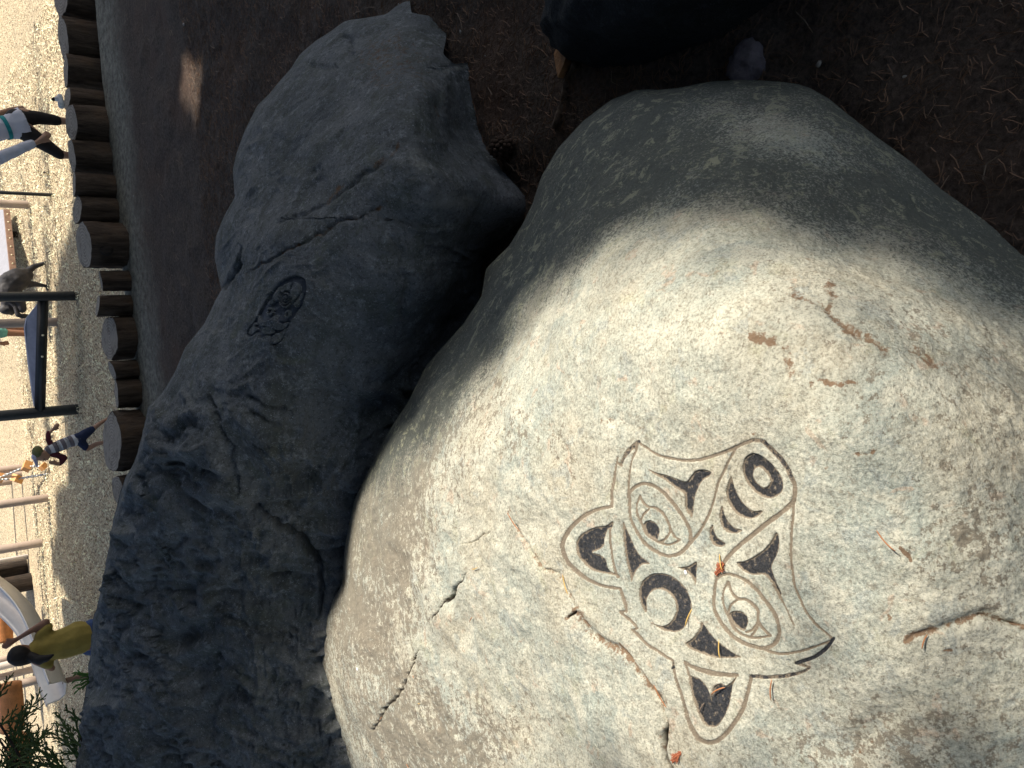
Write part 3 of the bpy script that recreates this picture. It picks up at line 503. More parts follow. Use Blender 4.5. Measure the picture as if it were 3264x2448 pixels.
add_crack(v2((1040, 1080), (1090, 1010), (1170, 970)), 12, .006, .7, 16, 0); add_crack(v2((1310, 880), (1400, 810), (1440, 750)), 16, .006, .6, 16, 0); add_crack(v2((610, 1300), (580, 1420), (530, 1500), (500, 1540)), 7, .03, 0, 0, .8)
add_crack(v2((1440, 1400), (1470, 1480), (1450, 1600), (1450, 1660)), 9, .015, 0, 0, .4); add_crack(v2((1370, 1250), (1430, 1330), (1450, 1400)), 10, .015, .2, 12, .4); add_crack(v2((1130, 150), (1180, 220), (1180, 330)), 8, .02, 0, 0, .3)
add_crack(v2((900, 330), (1070, 350), (1100, 330)), 8, .015, 0, 0, .4)
stain = np.maximum(stain, .47 * gss(px, py, 1230, 190, 250, 230) + .3 * gss(px, py, 1450, 430, 120, 160))
pale = .5 * gss(px, py, 1420, 640, 130, 22) + .35 * gss(px, py, 1330, 500, 120, 90) + .5 * gss(px, py, 1470, 220, 70, 10) + .25 * gss(px, py, 650, 1060, 90, 50, .5) + .15 * gss(px, py, 820, 1060, 140, 60) + .22 * gss(px, py, 1250, 860, 220, 28, -.75)  # thin band on the shoulder ridge paints its lit rim into the colour
body = smooth_line(vE((318, 1090), (350, 1020), (430, 920), (520, 790), (620, 620), (720, 500), (850, 380), (960, 325), (1040, 325), (1085, 350), (1132, 390), (1125, 540), (1080, 690), (1000, 780), (930, 890), (850, 1030), (800, 1170), (740, 1240), (670, 1255), (655, 1140), (600, 1120), (520, 1160), (480, 1070), (430, 1100), (360, 1138)), 1, 3)
islands = [vE((790, 725), (755, 660), (765, 590), (830, 480), (890, 430), (960, 412), (1020, 430), (1038, 480), (1000, 560), (940, 640), (880, 710), (840, 738)),
           vE((495, 850), (515, 905), (560, 930), (640, 920), (715, 845), (690, 930), (610, 980), (530, 985), (488, 930)), vE((700, 870), (730, 935), (780, 972), (865, 950), (820, 1010), (760, 1042), (700, 1030), (678, 980)),
           vE((450, 945), (400, 1000), (352, 1065), (375, 1095), (440, 1065), (472, 1025), (430, 1005)), vE((700, 1105), (770, 1085), (825, 1035), (805, 1120), (750, 1205), (690, 1222), (680, 1150)),
           vE((550, 1045), (600, 1000), (655, 955), (662, 1080), (610, 1092), (570, 1085)), vE((700, 620), (730, 550), (812, 475), (775, 560), (735, 645)), vE((1060, 550), (1020, 640), (985, 735), (945, 690), (1000, 640)), vE((620, 690), (680, 640), (690, 665), (650, 700))]
rings = [(vE((635, 795))[0], 9, 16, .45), (vE((848, 832))[0], 8, 16, .35)]
cid = np.full(len(px), -1); sel = np.where((px > 770) & (px < 985) & (py > 870) & (py < 1110))[0]; sx, sy = px[sel], py[sel]
db = np.where(inside(sx, sy, body), 1, -1) * seg_dist(sx, sy, body, True)[0]; low = db > 0
for isl in islands:
    ip = smooth_line(isl, 1, 3); low &= ~(inside(sx, sy, ip) | (seg_dist(sx, sy, ip, True)[0] < 1.7))
for (c_, rx, ry, ro) in rings:
    c, s_ = math.cos(ro), math.sin(ro); u = (sx - c_[0]) * c + (sy - c_[1]) * s_; v_ = -(sx - c_[0]) * s_ + (sy - c_[1]) * c; q = np.hypot(u / rx, v_ / ry); low &= ~((q < 1) & (q > .45)); low |= (q < .25)
hd = vE((850, 600))[0]
for (rx, ry) in ((17, 28), (11, 18), (5.5, 8)):
    c, s_ = math.cos(.42), math.sin(.42); u = (sx - hd[0]) * c + (sy - hd[1]) * s_; v_ = -(sx - hd[0]) * s_ + (sy - hd[1]) * c; q = np.hypot(u / rx, v_ / ry); low |= (np.abs(q - 1) * rx < 1.7) & ((v_ > -8) if rx > 12 else True) & (db > 0)
low |= (seg_dist(sx, sy, vE((965, 418), (930, 480), (905, 545)))[0] < 1.5); cid[sel[low]] = 1; D[sel[low]] -= .009
V0 = P + N * (D * edge)[:, None]; quads = facets(rsh); cq = cid[quads]; fm = np.where((cq >= 0).sum(1) >= 3, 1, -1)
skV, skF = skirt(V0, px, py, rsh, (900, 1500), .3); nk = len(skV) - len(V0)
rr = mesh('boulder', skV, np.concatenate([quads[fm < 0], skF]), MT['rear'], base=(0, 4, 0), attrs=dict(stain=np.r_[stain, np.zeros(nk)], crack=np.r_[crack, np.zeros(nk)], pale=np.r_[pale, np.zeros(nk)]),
          label='long dark blue-grey boulder in shade behind the pale one, with a small carved otter-like figure', cat='boulder')
rr['label'] = 'long dark blue-grey shaded boulder behind the pale one, with a small carved figure'
mc = simple('dark_blue_paint', (.04, .05, .068), .7, var=.3, sc=120, bump=.002)
f = quads[fm > 0]; u, inv = np.unique(f, return_inverse=True); mesh('engraved_figure', V0[u], inv.reshape(f.shape), mc, rr, label='small dark blue engraved figure with rounded body and two feet')

# ------------------------------------------------------------------ loose rocks
def rock(name, c, r, m, seed, label, cat='rock', rot=0, sub_=4, amp=.22):
    bm = bmesh.new(); bmesh.ops.create_icosphere(bm, subdivisions=sub_, radius=1); V = np.array([v.co[:] for v in bm.verts]); Fc = np.array([[v.index for v in f.verts] for f in bm.faces]); bm.free()
    V = V * (1 + amp * fbm(V, 1.3, 4, seed))[:, None]; V = V * np.array(r); c_, s_ = math.cos(rot), math.sin(rot); V = V @ np.array([[c_, s_, 0], [-s_, c_, 0], [0, 0, 1]]) + np.array(c)
    z = np.zeros(len(V)); return mesh(name, V, Fc, m, attrs=dict(stain=z, crack=z, pale=z), label=label, cat=cat, base=(c[0], c[1], 0))
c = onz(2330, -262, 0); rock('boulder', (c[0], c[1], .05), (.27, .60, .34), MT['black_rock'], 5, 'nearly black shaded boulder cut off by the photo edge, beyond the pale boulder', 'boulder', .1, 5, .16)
c = onz(2390, 215, 0); rock('stone', (c[0], c[1], .0), (.07, .06, .055), MT['purple'], 8, 'small mauve stone lying in needles beside the pale boulder', 'stone', .3, 4, .25)
c = onz(3165, 700, 0)

# ------------------------------------------------------------------ log palisade
LOGS = [(-60, 66, 194, 272, 'log post at the photo corner, partly cut off'), (72, 198, 201, 291, 'squat dark log post second from the photo corner'), (186, 291, 210, 304, 'squat log post before the white shoe'), (291, 363, 214, 325, 'narrow log post under the white shoe'),
        (350, 458, 228, 350, 'log post with flaking bark in front of the woman\'s far leg'), (454, 557, 229, 356, 'log post with an orange sunlit edge by the woman\'s near leg'), (557, 635, 237, 371, 'narrow grey-barked log post left of the orange-edged one'), (634, 716, 246, 381, 'narrow log post touching the tall knotted log'),
        (710, 860, 267, 410, 'tall thick log post with a knot hole in its bark'), (863, 927, 322, 419, 'low narrow log post right of the open gap'), (942, 1004, 312, 424, 'low narrow log post left of the open gap'), (1002, 1146, 349, 436, 'wide low log post in the middle of the row'),
        (1146, 1205, 357, 443, 'narrow low log post between two wider ones'), (1205, 1294, 371, 453, 'low log post beside the largest log'), (1296, 1497, 357, 478, 'largest log post, its pale top below the boy'), (1501, 1600, 378, 486, 'log post half hidden by the dark boulder')]
for k, (y0, y1, tx, bx, lab) in enumerate(LOGS):
    ym = (y0 + y1) / 2; pb = onz(bx, ym, 0); r = (y1 - y0) * s_at(bx, ym, pb[1]) / 2 * .985
    h = np.array([pb[0], pb[1], 0]); h /= np.linalg.norm(h); c = pb + h * r * .98
    zs = np.linspace(-.2, .8, 401); pxx = proj(np.stack([np.full(401, c[0]), np.full(401, c[1]), zs], 1))[0]; zt = zs[np.argmin(abs(pxx - tx))]
    n = 30; th = np.arange(n) * 2 * math.pi / n; lv = np.r_[-.6, np.linspace(0, zt - .012, 7), zt]
    rad = lambda z, i: r * (1 + .06 * math.sin(2 * th[i] + k * 2.1) + .045 * math.sin(5 * th[i] + k + z * 5) + .035 * math.sin(17 * th[i] + 4 * math.sin(z * 9 + k)) + (.015 if z < zt - .01 else -.012))
    e = empty('log_post', (c[0], c[1], 0), label=lab, cat='log post', group='logs standing in a row along the playground edge')
    V = [(c[0] + rad(z, i) * math.cos(th[i]), c[1] + rad(z, i) * math.sin(th[i]), z + (.014 * math.sin(th[i] + k * 1.7) if z == zt else 0)) for z in lv for i in range(n)]
    Fc = [(a * n + i, a * n + (i + 1) % n, (a + 1) * n + (i + 1) % n, (a + 1) * n + i) for a in range(len(lv) - 1) for i in range(n)]
    mesh('bark', V, Fc, MT['bark'], e)
    T = [(c[0] + q * rad(zt, i) * math.cos(th[i]), c[1] + q * rad(zt, i) * math.sin(th[i]), zt + .001 + .014 * q * math.sin(th[i] + k * 1.7)) for q in (1, .5) for i in range(n)] + [(c[0], c[1], zt + .001)]
    Ft = [(i, (i + 1) % n, n + (i + 1) % n, n + i) for i in range(n)] + [(n + i, n + (i + 1) % n, 2 * n) for i in range(n)]
    o = mesh('cut_face', T, Ft, MT['cut'], e)
    if k == 8:
        kb = MB(); kc = c + np.array([-.35 * r, -.97 * r, 0]); kc[2] = .16; kb.ball(kc, (.045, .02, .05), 12); kb.build('knot', MT['dbark'], e)

# ------------------------------------------------------------------ playground equipment
GZ = -.4
def pole(name, bx, by, w, m, label, cat='pole', top=2.6, group=None, parent=None, z0=GZ, lean=(0, 0)):
    p = onz(bx, by, z0); r = w * s_at(bx, by, p[1]) / 2; b_ = MB(); b_.tube([p - [0, 0, .2], p + [0, 0, .02], p + np.array([lean[0], lean[1], top])], r, 18)
    return b_.build(name, m, parent, label=label, cat=cat, group=group)
GP = 'playground poles'
fr_ = empty('climbing_frame', onz(246, 1120, GZ), label='black steel frame with two posts, a low beam and a blue-grey mat', cat='climbing frame')
for (bx, by, w, tp) in ((246, 943, 30, 3), (248, 1304, 33, 3)):
    p = onz(bx, by, GZ); r = w * s_at(bx, by, p[1]) / 2; b_ = MB(); b_.tube([p - [0, 0, .3], p, p + [0, 0, tp]], r, 18); b_.build('post', MT['blackmetal'], fr_)
pA, pB = ony(137, 950, 10.42), ony(127, 1306, 10.84)
b_ = MB(); dd = (pB - pA); b_.tube([pA, pB], .055, 4); b_.build('beam', MT['blackmetal'], fr_)
for t in (.33, .52): b_ = MB(); b_.ball(pA + dd * t + np.array([0, -.05, .0]), .014, 6); b_.build('lit_hole', MT['holes'], fr_)  # pale balls painted as light showing through holes in the beam
out = [(126, 960), (92, 1008), (86, 1040), (92, 1100), (99, 1170), (113, 1294), (118, 1296)]
V = [ony(x, y, 10.45 + (y - 950) / 850 * 1. + .015) for x, y in out]; V = [v + [0, .12 * min(1, (126 - o_[0]) / 30), 0] for v, o_ in zip(V, out)]
n = len(V); V2 = V + [v + np.array([0, .06, 0]) for v in V]; mesh('mat', np.array(V2), [tuple(range(n)), tuple(reversed(range(n, 2 * n)))] + [(i, i + n, (i + 1) % n + n, (i + 1) % n) for i in range(n)], MT['bluegrey'], fr_, smooth=False)
pole('pole', 174, 622, 11, MT['blackmetal'], 'thin black pole left of the woman', group=GP)
pole('pole', 96, 653, 25, MT['tan'], 'tan pole beside the perforated deck', group=GP)
pole('pole', 186, 1026, 28, MT['tan'], 'tan pole behind the blue-grey mat', group=GP)
pole('pole', 106, 1486, 23, MT['tan'], 'tan pole carrying the topmost chain of blocks', group=GP)
pole('pole', 70, 1510, 15, MT['tan'], 'thin tan pole, middle one of three by the hanging blocks', group=GP)
pole('pole', 38, 1534, 21, MT['tan'], 'farthest tan pole by the hanging blocks', group=GP)
pole('pole', 157, 1586, 25, MT['tan'], 'tan pole mottled with shade left of the boy', group=GP)
pole('pole', 137, 1729, 26, MT['tan'], 'tan pole standing right of the two dark logs', group=GP)
pole('pole', 88, 1774, 17, MT['paletan'], 'short pale pole touching the dark log', group=GP)
pole('pole', 50, 2092, 19, MT['tan'], 'tan pole just above the girl\'s head', group=GP)
pole('pole', 70, 2108, 24, MT['paletan'], 'pale pole rising behind the girl\'s head', group=GP)
pole('pole', 125, 2128, 22, MT['tan'], 'tan pole behind the girl\'s shoulder', group=GP)
pole('pole', 176, 2152, 27, MT['tan'], 'tan pole meeting the slide beside the girl', group=GP)
for (x, y, w, lab) in ((90, 1812, 62, 'dark barked log standing beside the pale pole'), (108, 1856, 54, 'dark barked log standing behind the slide')):
    p = onz(x, y, GZ); r = w * s_at(x, y, p[1]) / 2; n = 26; V = []; zz = np.linspace(-.6, 2.2, 12)
    for z in zz:
        for i in range(n): a = 2 * math.pi * i / n; q = r * (1 + .03 * math.sin(5 * a + z) + .02 * math.sin(13 * a + 2 * z)); V.append((p[0] + q * math.cos(a), p[1] + q * math.sin(a) + r, z))
    mesh('standing_log', V, [(k * n + i, k * n + (i + 1) % n, (k + 1) * n + (i + 1) % n, (k + 1) * n + i) for k in range(11) for i in range(n)] + [tuple(range(11 * n, 12 * n))], MT['dbark'], label=lab, cat='log', group='tall logs by the slide')
# perforated deck
dk = empty('deck', onz(60, 780, GZ), label='grey deck with a dotted brown edge, cut off by the photo edge', cat='deck')
e0, e1 = ony(14, 668, 13.2), ony(36, 880, 12.4); bk = np.array([.25, 1.3, 0]); up = np.array([0, 0, .012])
V = [e0, e1, e1 + bk + [0, 0, .28], e0 + bk + [0, 0, .28]]; V += [v - [0, 0, .05] for v in V]; Q6 = [(0, 1, 2, 3), (7, 6, 5, 4), (0, 4, 5, 1), (1, 5, 6, 2), (2, 6, 7, 3), (3, 7, 4, 0)]
mesh('panel', np.array(V), Q6, MT['grey'], dk, smooth=False)
V = [e0 + [0, -.03, .01], e1 + [0, -.03, .01], e1 + [0, .03, .01], e0 + [0, .03, .01]]; V += [v - [0, 0, .07] for v in V]; mesh('edge_strip', np.array(V), Q6, MT['brownedge'], dk, smooth=False)
for t in np.linspace(.08, .95, 8): b_ = MB(); b_.ball(e0 + (e1 - e0) * t + [0, -.035, -.025], .011, 6); b_.build('lit_hole', MT['holes'], dk)  # row of pale dots standing for daylight through the edge holes
for (x, y, w) in ((56, 747, 20), (58, 830, 6)): p = onz(x, y, GZ); b_ = MB(); b_.tube([p, p + [0, 0, .45]], w * s_at(x, y, p[1]) / 2, 12); b_.build('leg', MT['dbark'] if w > 9 else MT['blackmetal'], dk)
# slide
sl = empty('slide', onz(235, 2205, GZ), label='stainless steel slide curving down behind the girl in yellow', cat='slide')
SP = smooth_line([(-120, 1790, 12.6), (-50, 1822, 12.3), (0, 1862, 12.0), (55, 1905, 11.7), (105, 1960, 11.4), (143, 2030, 11.1), (172, 2100, 10.9), (196, 2165, 10.7), (208, 2197, 10.6)], False, 6)
C3 = np.array([ony(x, y, d) for x, y, d in SP]); T = np.gradient(C3, axis=0); T /= np.linalg.norm(T, axis=1)[:, None]
prof = [(-.27, .20), (-.27, .22), (-.225, .225), (-.215, .19), (-.20, .06), (-.12, .0), (.12, .0), (.20, .06), (.215, .19), (.225, .225), (.27, .22), (.27, .20)]
V = []; np_ = len(prof)
for i in range(len(C3)):
    side = np.cross(T[i], [0, 0, 1]); side /= np.linalg.norm(side); nn = np.cross(side, T[i])
    V += [C3[i] + side * a * .8 + nn * b_ * .8 for a, b_ in prof]
mesh('chute', np.array(V), [(i * np_ + j, i * np_ + j + 1, (i + 1) * np_ + j + 1, (i + 1) * np_ + j) for i in range(len(C3) - 1) for j in range(np_ - 1)], MT['steel'], sl).modifiers.new('s', 'SOLIDIFY').thickness = .012
b_ = MB(); b_.tube([C3[-6] - [0, 0, .0], [C3[-6][0], C3[-6][1], GZ - .1]], .03, 10); b_.build('support', MT['brownedge'], sl)
b_ = MB(); b_.tube([C3[-18], [C3[-18][0], C3[-18][1], GZ - .1]], .04, 10); b_.build('support', MT['brownedge'], sl)
# hanging block climber
ch = empty('chain_climber', onz(120, 1540, GZ), label='varnished orange blocks strung on chains beside the tan poles', cat='climber')
def blk(x, y, d, s1, rot):
    c = ony(x, y, d); b_ = MB(); R = Matrix.Rotation(rot, 3, 'Y') @ Matrix.Rotation(.5, 3, 'Z') ; b_.box(c, (s1, s1 * .8, s1 * .8), np.array(R)); b_.build('block', MT['block'], ch, smooth=False); return c
c1, c2, c3, c4 = blk(86, 1486, 12.9, .115, .5), blk(55, 1526, 13.4, .12, 2.1), blk(138, 1487, 12.7, .085, .9), blk(-2, 1523, 13.6, .11, .3)
b_ = MB()
def chain(p, q):
    k = int(np.linalg.norm(q - p) / .055) + 2
    for i in range(k): c = p + (q - p) * i / k; d = (q - p) / k; b_.tube([c - d * .1, c + d * 1.05], .012 if i % 2 else .017, 5)
chain(c4, c1); chain(c1, c3); chain(c2, c3 + [-.1, 0, -.1]); chain(ony(-60, 1530, 13.6), c2); b_.build('chain', MT['chain'], ch)
# orange timber edging far left
for k, (pts, r, lab) in enumerate(((((-6, 1890), (6, 1990), (10, 2045)), .16, 'orange-brown timber beyond the slide'), (((30, 2180), (38, 2260), (40, 2330)), .17, 'orange timber seen through the cedar twigs'), (((66, 2340), (62, 2400), (66, 2470)), .15, 'rusty timber beneath the cedar shrub, by the photo corner'))):
    b_ = MB(); q = smooth_line([(x, y, 14 - k * 1.5) for x, y in pts], False, 4); b_.tube([ony(x, y, d) - [0, 0, .0] for x, y, d in q], r * .8, 12); b_.build('timber', MT['orange'], label=lab, cat='timber', group='orange timbers edging the playground')

# ------------------------------------------------------------------ people
def folds(o, amp, sz):
    t = bpy.data.textures.new('fold_relief', 'CLOUDS'); t.noise_scale = sz; t.noise_depth = 2; m = o.modifiers.new('folds', 'DISPLACE'); m.texture = t; m.strength = amp; m.mid_level = .5; return o
def fuse(o, vox): m = o.modifiers.new('fuse', 'REMESH'); m.mode = 'VOXEL'; m.voxel_size = vox; m.use_smooth_shade = True; s = o.modifiers.new('sm', 'SMOOTH'); s.iterations = 3; s.factor = .5; return o
class Fig:
    def __init__(s, y0, base, label): s.y0 = y0; s.e = empty('person', base, label=label, cat='person')
    def q(s, x, y, dy=0): return ony(x, y, s.y0 + dy)
    def limb(s, b_, pts, r):
        P_ = [s.q(*p) for p in pts]; k = s_at(pts[0][0], pts[0][1], s.y0)
        for i in range(len(P_) - 1): b_.cap(P_[i], r[i] * k, P_[i + 1], r[i + 1] * k)
    def done(s, b_, name, m, vox=.011, label=None):
        o = fuse(b_.build(name, m, s.e, label=label), vox)
        if name in ('shirt', 'dress', 'jacket', 'sleeve', 'shorts', 'jeans', 'hair'): folds(o, .018, .07)
        return o
def hand(f, b_, w, d, k, curl=.3):
    """palm, four fingers and a thumb; w wrist, d direction of the fingers"""
    d = np.array(d, float); d /= np.linalg.norm(d); a = np.cross(d, [0, 1, 0]); a /= np.linalg.norm(a); c_ = np.cross(a, d); L_ = .085 * k
    b_.cap(w, .024 * k, w + d * L_ * .9, .027 * k, 8)
    for i, l in enumerate((.8, 1, .94, .72)):
        s0 = w + d * L_ + a * (i - 1.5) * .018 * k; s1 = s0 + (d * .6 + c_ * curl * .4) * L_ * l * .9; b_.cap(s0, .0095 * k, s1, .0085 * k, 6); b_.cap(s1, .0085 * k, s1 + (d * .25 + c_ * curl) * L_ * l * .4, .007 * k, 6)
    b_.cap(w + a * -.02 * k + d * L_ * .3, .012 * k, w - a * .055 * k + d * L_ * .95, .009 * k, 6)
def head(f, b_, c, r, face):
    face = np.array(face, float); face /= np.linalg.norm(face); sd = np.cross(face, [0, 0, 1]); sd /= np.linalg.norm(sd)
    b_.ball(c, (r * .88, r * .88, r * 1.08), 14); b_.ball(c + face * r * .35 - [0, 0, r * .55], r * .55, 10); b_.cap(c + face * r * .85 + [0, 0, r * .02], r * .08, c + face * r * 1.05 - [0, 0, r * .22], r * .13, 6)
    for s in (-1, 1): b_.ball(c + sd * s * r * .88 - [0, 0, r * .1], (r * .12, r * .2, r * .25), 8)
    eb = MB()
    for s in (-1, 1): eb.ball(c + face * r * .84 + sd * s * r * .33 + [0, 0, r * .02], r * .09, 8)
    mb = MB(); mb.ball(c + face * r * .84 - [0, 0, r * .55], np.array([.2, .2, .06]) * r, 8)
    f.face = (eb, mb)
# boy
B = Fig(9.0, onz(365, 1370, GZ), 'boy in cap, striped shirt with maroon sleeves and navy shorts, leaning behind the largest log')
b_ = MB(); hc = B.q(131, 1451); k = s_at(131, 1451, 9.); head(B, b_, hc, 21 * k, (-1, -.35, -.35)); B.limb(b_, [(146, 1442), (160, 1434), (205, 1413), (248, 1400)], [9, 11, 16, 15])
B.limb(b_, [(250, 1392), (293, 1370), (318, 1350), (352, 1330, .05)], [11, 8.5, 7, 5]); B.limb(b_, [(256, 1408), (277, 1431), (308, 1415), (355, 1405, -.05)], [11, 8.5, 7.5, 5])
B.limb(b_, [(165, 1443), (205, 1458), (188, 1481)], [8, 6.5, 5]); B.limb(b_, [(163, 1420), (153, 1385), (166, 1372)], [8, 6, 4.5]); hand(B, b_, B.q(187, 1481), B.q(176, 1478) - B.q(187, 1481), .62); hand(B, b_, B.q(166, 1372), B.q(174, 1364) - B.q(166, 1372), .62); B.done(b_, 'body', MT['skin'], .008)
for v_, f_ in zip(B.face[0].V, (0, 1)): eo = MB(); eo.add(v_, B.face[0].F[:len(B.face[0].F) // 2]); eo.build('eye', MT['hair'], B.e)
B.face[1].build('mouth', MT['maroon'], B.e)
b_ = MB(); B.limb(b_, [(158, 1434), (185, 1423), (215, 1410), (246, 1400)], [17, 20, 20, 20]); o = B.done(b_, 'shirt', MT['stripe'], .011)
mV = np.array([v.co[:] for v in o.data.vertices]); ax = B.q(246, 1400) - B.q(158, 1434); off = np.array(o['_w']); al = ((mV + off - B.q(158, 1434)) @ ax) / (ax @ ax)
# stripes follow the torso axis: stored as a generic attribute on the un-remeshed torso
o.modifiers.clear(); a_ = o.data.attributes.new('along', 'FLOAT', 'POINT'); a_.data.foreach_set('value', al.astype(np.float32)); o.modifiers.new('s', 'SUBSURF').render_levels = 1
b_ = MB(); B.limb(b_, [(163, 1443), (185, 1452), (207, 1460), (192, 1479)], [11, 10.5, 9, 7]); B.done(b_, 'sleeve', MT['maroon']); b_ = MB(); B.limb(b_, [(163, 1423), (154, 1400), (154, 1379)], [10, 9, 7]); B.done(b_, 'sleeve', MT['maroon'])
b_ = MB(); B.limb(b_, [(248, 1398), (262, 1390), (291, 1370)], [19, 16, 13]); B.limb(b_, [(250, 1402), (262, 1415), (272, 1426)], [18, 14, 12]); B.done(b_, 'shorts', MT['navy'])
b_ = MB(); cc = B.q(120, 1442); b_.ball(cc, (22 * k, 22 * k, 17 * k), 16); B.done(b_, 'cap', MT['olive'], .008)
b_ = MB(); b_.ball(B.q(109, 1456), (11 * k, 14 * k, 8 * k), 12); b_.build('cap_front', MT['lav'], B.e); b_ = MB(); b_.cap(B.q(113, 1463), 7 * k, B.q(117, 1484), 4 * k); o = b_.build('cap_peak', MT['lav'], B.e)
b_ = MB(); B.limb(b_, [(350, 1331, .05), (362, 1342, .05)], [6, 5]); B.done(b_, 'shoe', MT['shoe']); b_ = MB(); B.limb(b_, [(355, 1405, -.05), (366, 1416, -.05)], [6, 5]); B.done(b_, 'shoe', MT['shoe'])
# girl
Gf = Fig(8.0, onz(400, 2020, GZ), 'girl in a mustard yellow t-shirt with black ponytail, arm raised, standing behind the dark boulder')
b_ = MB(); k = s_at(62, 2085, 8.); hc = Gf.q(66, 2084); head(Gf, b_, hc, 33 * k, (.45, 1, .1)); Gf.limb(b_, [(95, 2082), (115, 2074), (170, 2060), (230, 2045), (285, 2035)], [12, 20, 40, 38, 42])
Gf.limb(b_, [(122, 2036), (146, 1984), (96, 2012), (56, 2036, .1)], [14, 13, 9, 7]); Gf.limb(b_, [(135, 2112), (165, 2130, .12), (110, 2110, .3), (70, 2070, .35)], [14, 11, 9, 7]); hand(Gf, b_, Gf.q(56, 2036, .1), Gf.q(36, 2048, .1) - Gf.q(56, 2036, .1), .85)
z0 = GZ
for (x, y, dx) in ((290, 2008, 0), (290, 2058, .03)): p = Gf.q(x, y, dx); b_.cap(p, .075, [p[0], p[1], .1], .055); b_.cap([p[0], p[1], .1], .055, [p[0], p[1], GZ + .05], .035)
Gf.done(b_, 'body', MT['dskin'], .010)
b_ = MB(); Gf.limb(b_, [(122, 2070), (150, 2062), (200, 2052), (255, 2032)], [34, 43, 50, 54]); Gf.limb(b_, [(130, 2030), (148, 2000)], [20, 19]); Gf.limb(b_, [(138, 2108), (155, 2118)], [19, 16]); o = Gf.done(b_, 'shirt', MT['yellow'], .013)
b_ = MB(); Gf.limb(b_, [(282, 2028), (300, 2030)], [45, 45])
for (x, y, dx) in ((290, 2008, 0), (290, 2055, .03)): p = Gf.q(x, y, dx); b_.cap(p, .09, [p[0], p[1], -.1], .065); b_.cap([p[0], p[1], -.1], .065, [p[0], p[1], GZ + .07], .05)
Gf.done(b_, 'jeans', MT['jeans'], .013)
b_ = MB(); b_.ball(Gf.q(60, 2090, -.03), (33 * k, 34 * k, 34 * k), 16); b_.ball(Gf.q(85, 2097, -.04), 22 * k, 12); Gf.limb(b_, [(100, 2094, -.08), (122, 2104, -.14), (148, 2098, -.19), (172, 2088, -.21)], [15, 16, 12, 4]); Gf.done(b_, 'hair', MT['hair'], .010)
for y in (2008, 2058): b_ = MB(); p = Gf.q(290, y); b_.cap([p[0], p[1], GZ + .05], .045, [p[0] + .03, p[1] + .11, GZ + .04], .035); Gf.done(b_, 'shoe', MT['shoe'])
# woman
Wf = Fig(8.2, onz(320, 440, GZ), 'woman in a white dress with teal belt and black leggings, head out of frame')
b_ = MB(); k = s_at(50, 400, 8.2); head(Wf, b_, Wf.q(-165, 440), 38 * k, (-1, -.3, 0)); Wf.limb(b_, [(-120, 440), (-95, 438), (-40, 425), (15, 405), (70, 385)], [14, 26, 34, 28, 26])
L1 = [(72, 368), (120, 375), (180, 384), (214, 387), (300, 385)]; L2 = [(85, 415), (145, 462), (190, 492), (224, 496), (310, 492)]
Wf.limb(b_, L1, [24, 19, 14, 11, 9]); Wf.limb(b_, L2, [24, 20, 15, 11, 9]); Wf.limb(b_, [(-90, 480), (-30, 520, -.1), (60, 478, -.15), (122, 452, -.15)], [17, 14, 10, 8]); Wf.limb(b_, [(-90, 400), (-20, 370, .2), (30, 350, .35)], [17, 13, 8]); hand(Wf, b_, Wf.q(122, 452, -.15), Wf.q(160, 422, -.15) - Wf.q(122, 452, -.15), .95, .1); hand(Wf, b_, Wf.q(30, 350, .35), np.array([.2, 0, -1]), .95); Wf.done(b_, 'body', MT['skin'], .011)
for s_, lg in (('', [(50, 378)] + L1[1:]), ('', [(60, 408)] + L2[1:])): b_ = MB(); Wf.limb(b_, lg[:3] + [(lg[2][0] + 4, lg[2][1] + 1)], [32, 22, 17, 16]); Wf.done(b_, 'legging', MT['leggings'])
b_ = MB(); Wf.limb(b_, [(-100, 440), (-50, 428), (15, 408)], [36, 40, 34]); n = 40
wa, hm = Wf.q(15, 408), Wf.q(80, 392)
axd = (hm - wa) / np.linalg.norm(hm - wa); a1 = Wf.q(66, 344) - Wf.q(94, 444); a1 -= axd * (a1 @ axd); a1 /= np.linalg.norm(a1); a2 = np.cross(axd, a1); V = []
for t in np.linspace(0, 1, 10):
    for i in range(n): th = 2 * math.pi * i / n; rr_ = (33 + 19 * t ** .8) * k * (1 + .03 * t * math.sin(9 * th)); V.append(wa + (hm - wa) * t + a1 * rr_ * math.cos(th) + a2 * rr_ * .8 * math.sin(th) + a1 * 0)
b_.add(V, [(j * n + i, j * n + (i + 1) % n, (j + 1) * n + (i + 1) % n, (j + 1) * n + i) for j in range(9) for i in range(n)] + [tuple(range(9 * n, 10 * n)), tuple(reversed(range(n)))]); Wf.done(b_, 'dress', MT['white'], .013)
b_ = MB(); Wf.limb(b_, [(-90, 480), (-30, 518, -.1), (10, 498, -.13), (62, 476, -.15), (100, 460, -.15)], [24, 23, 20, 17, 15]); Wf.done(b_, 'sleeve', MT['white'])
V = []
for t in (0, 1):
    for i in range(n): th = 2 * math.pi * i / n; V.append(wa + (hm - wa) * (t * .20 - .06) + a1 * 38 * k * math.cos(th) + a2 * 38 * k * .85 * math.sin(th))
mesh('belt', np.array(V), [(i, (i + 1) % n, n + (i + 1) % n, n + i) for i in range(n)], MT['teal'], Wf.e)
for ps in ([(302, 385), (310, 372)], [(312, 492), (320, 478)]): b_ = MB(); Wf.limb(b_, ps, [10, 8]); Wf.done(b_, 'shoe', MT['whiteshoe'])
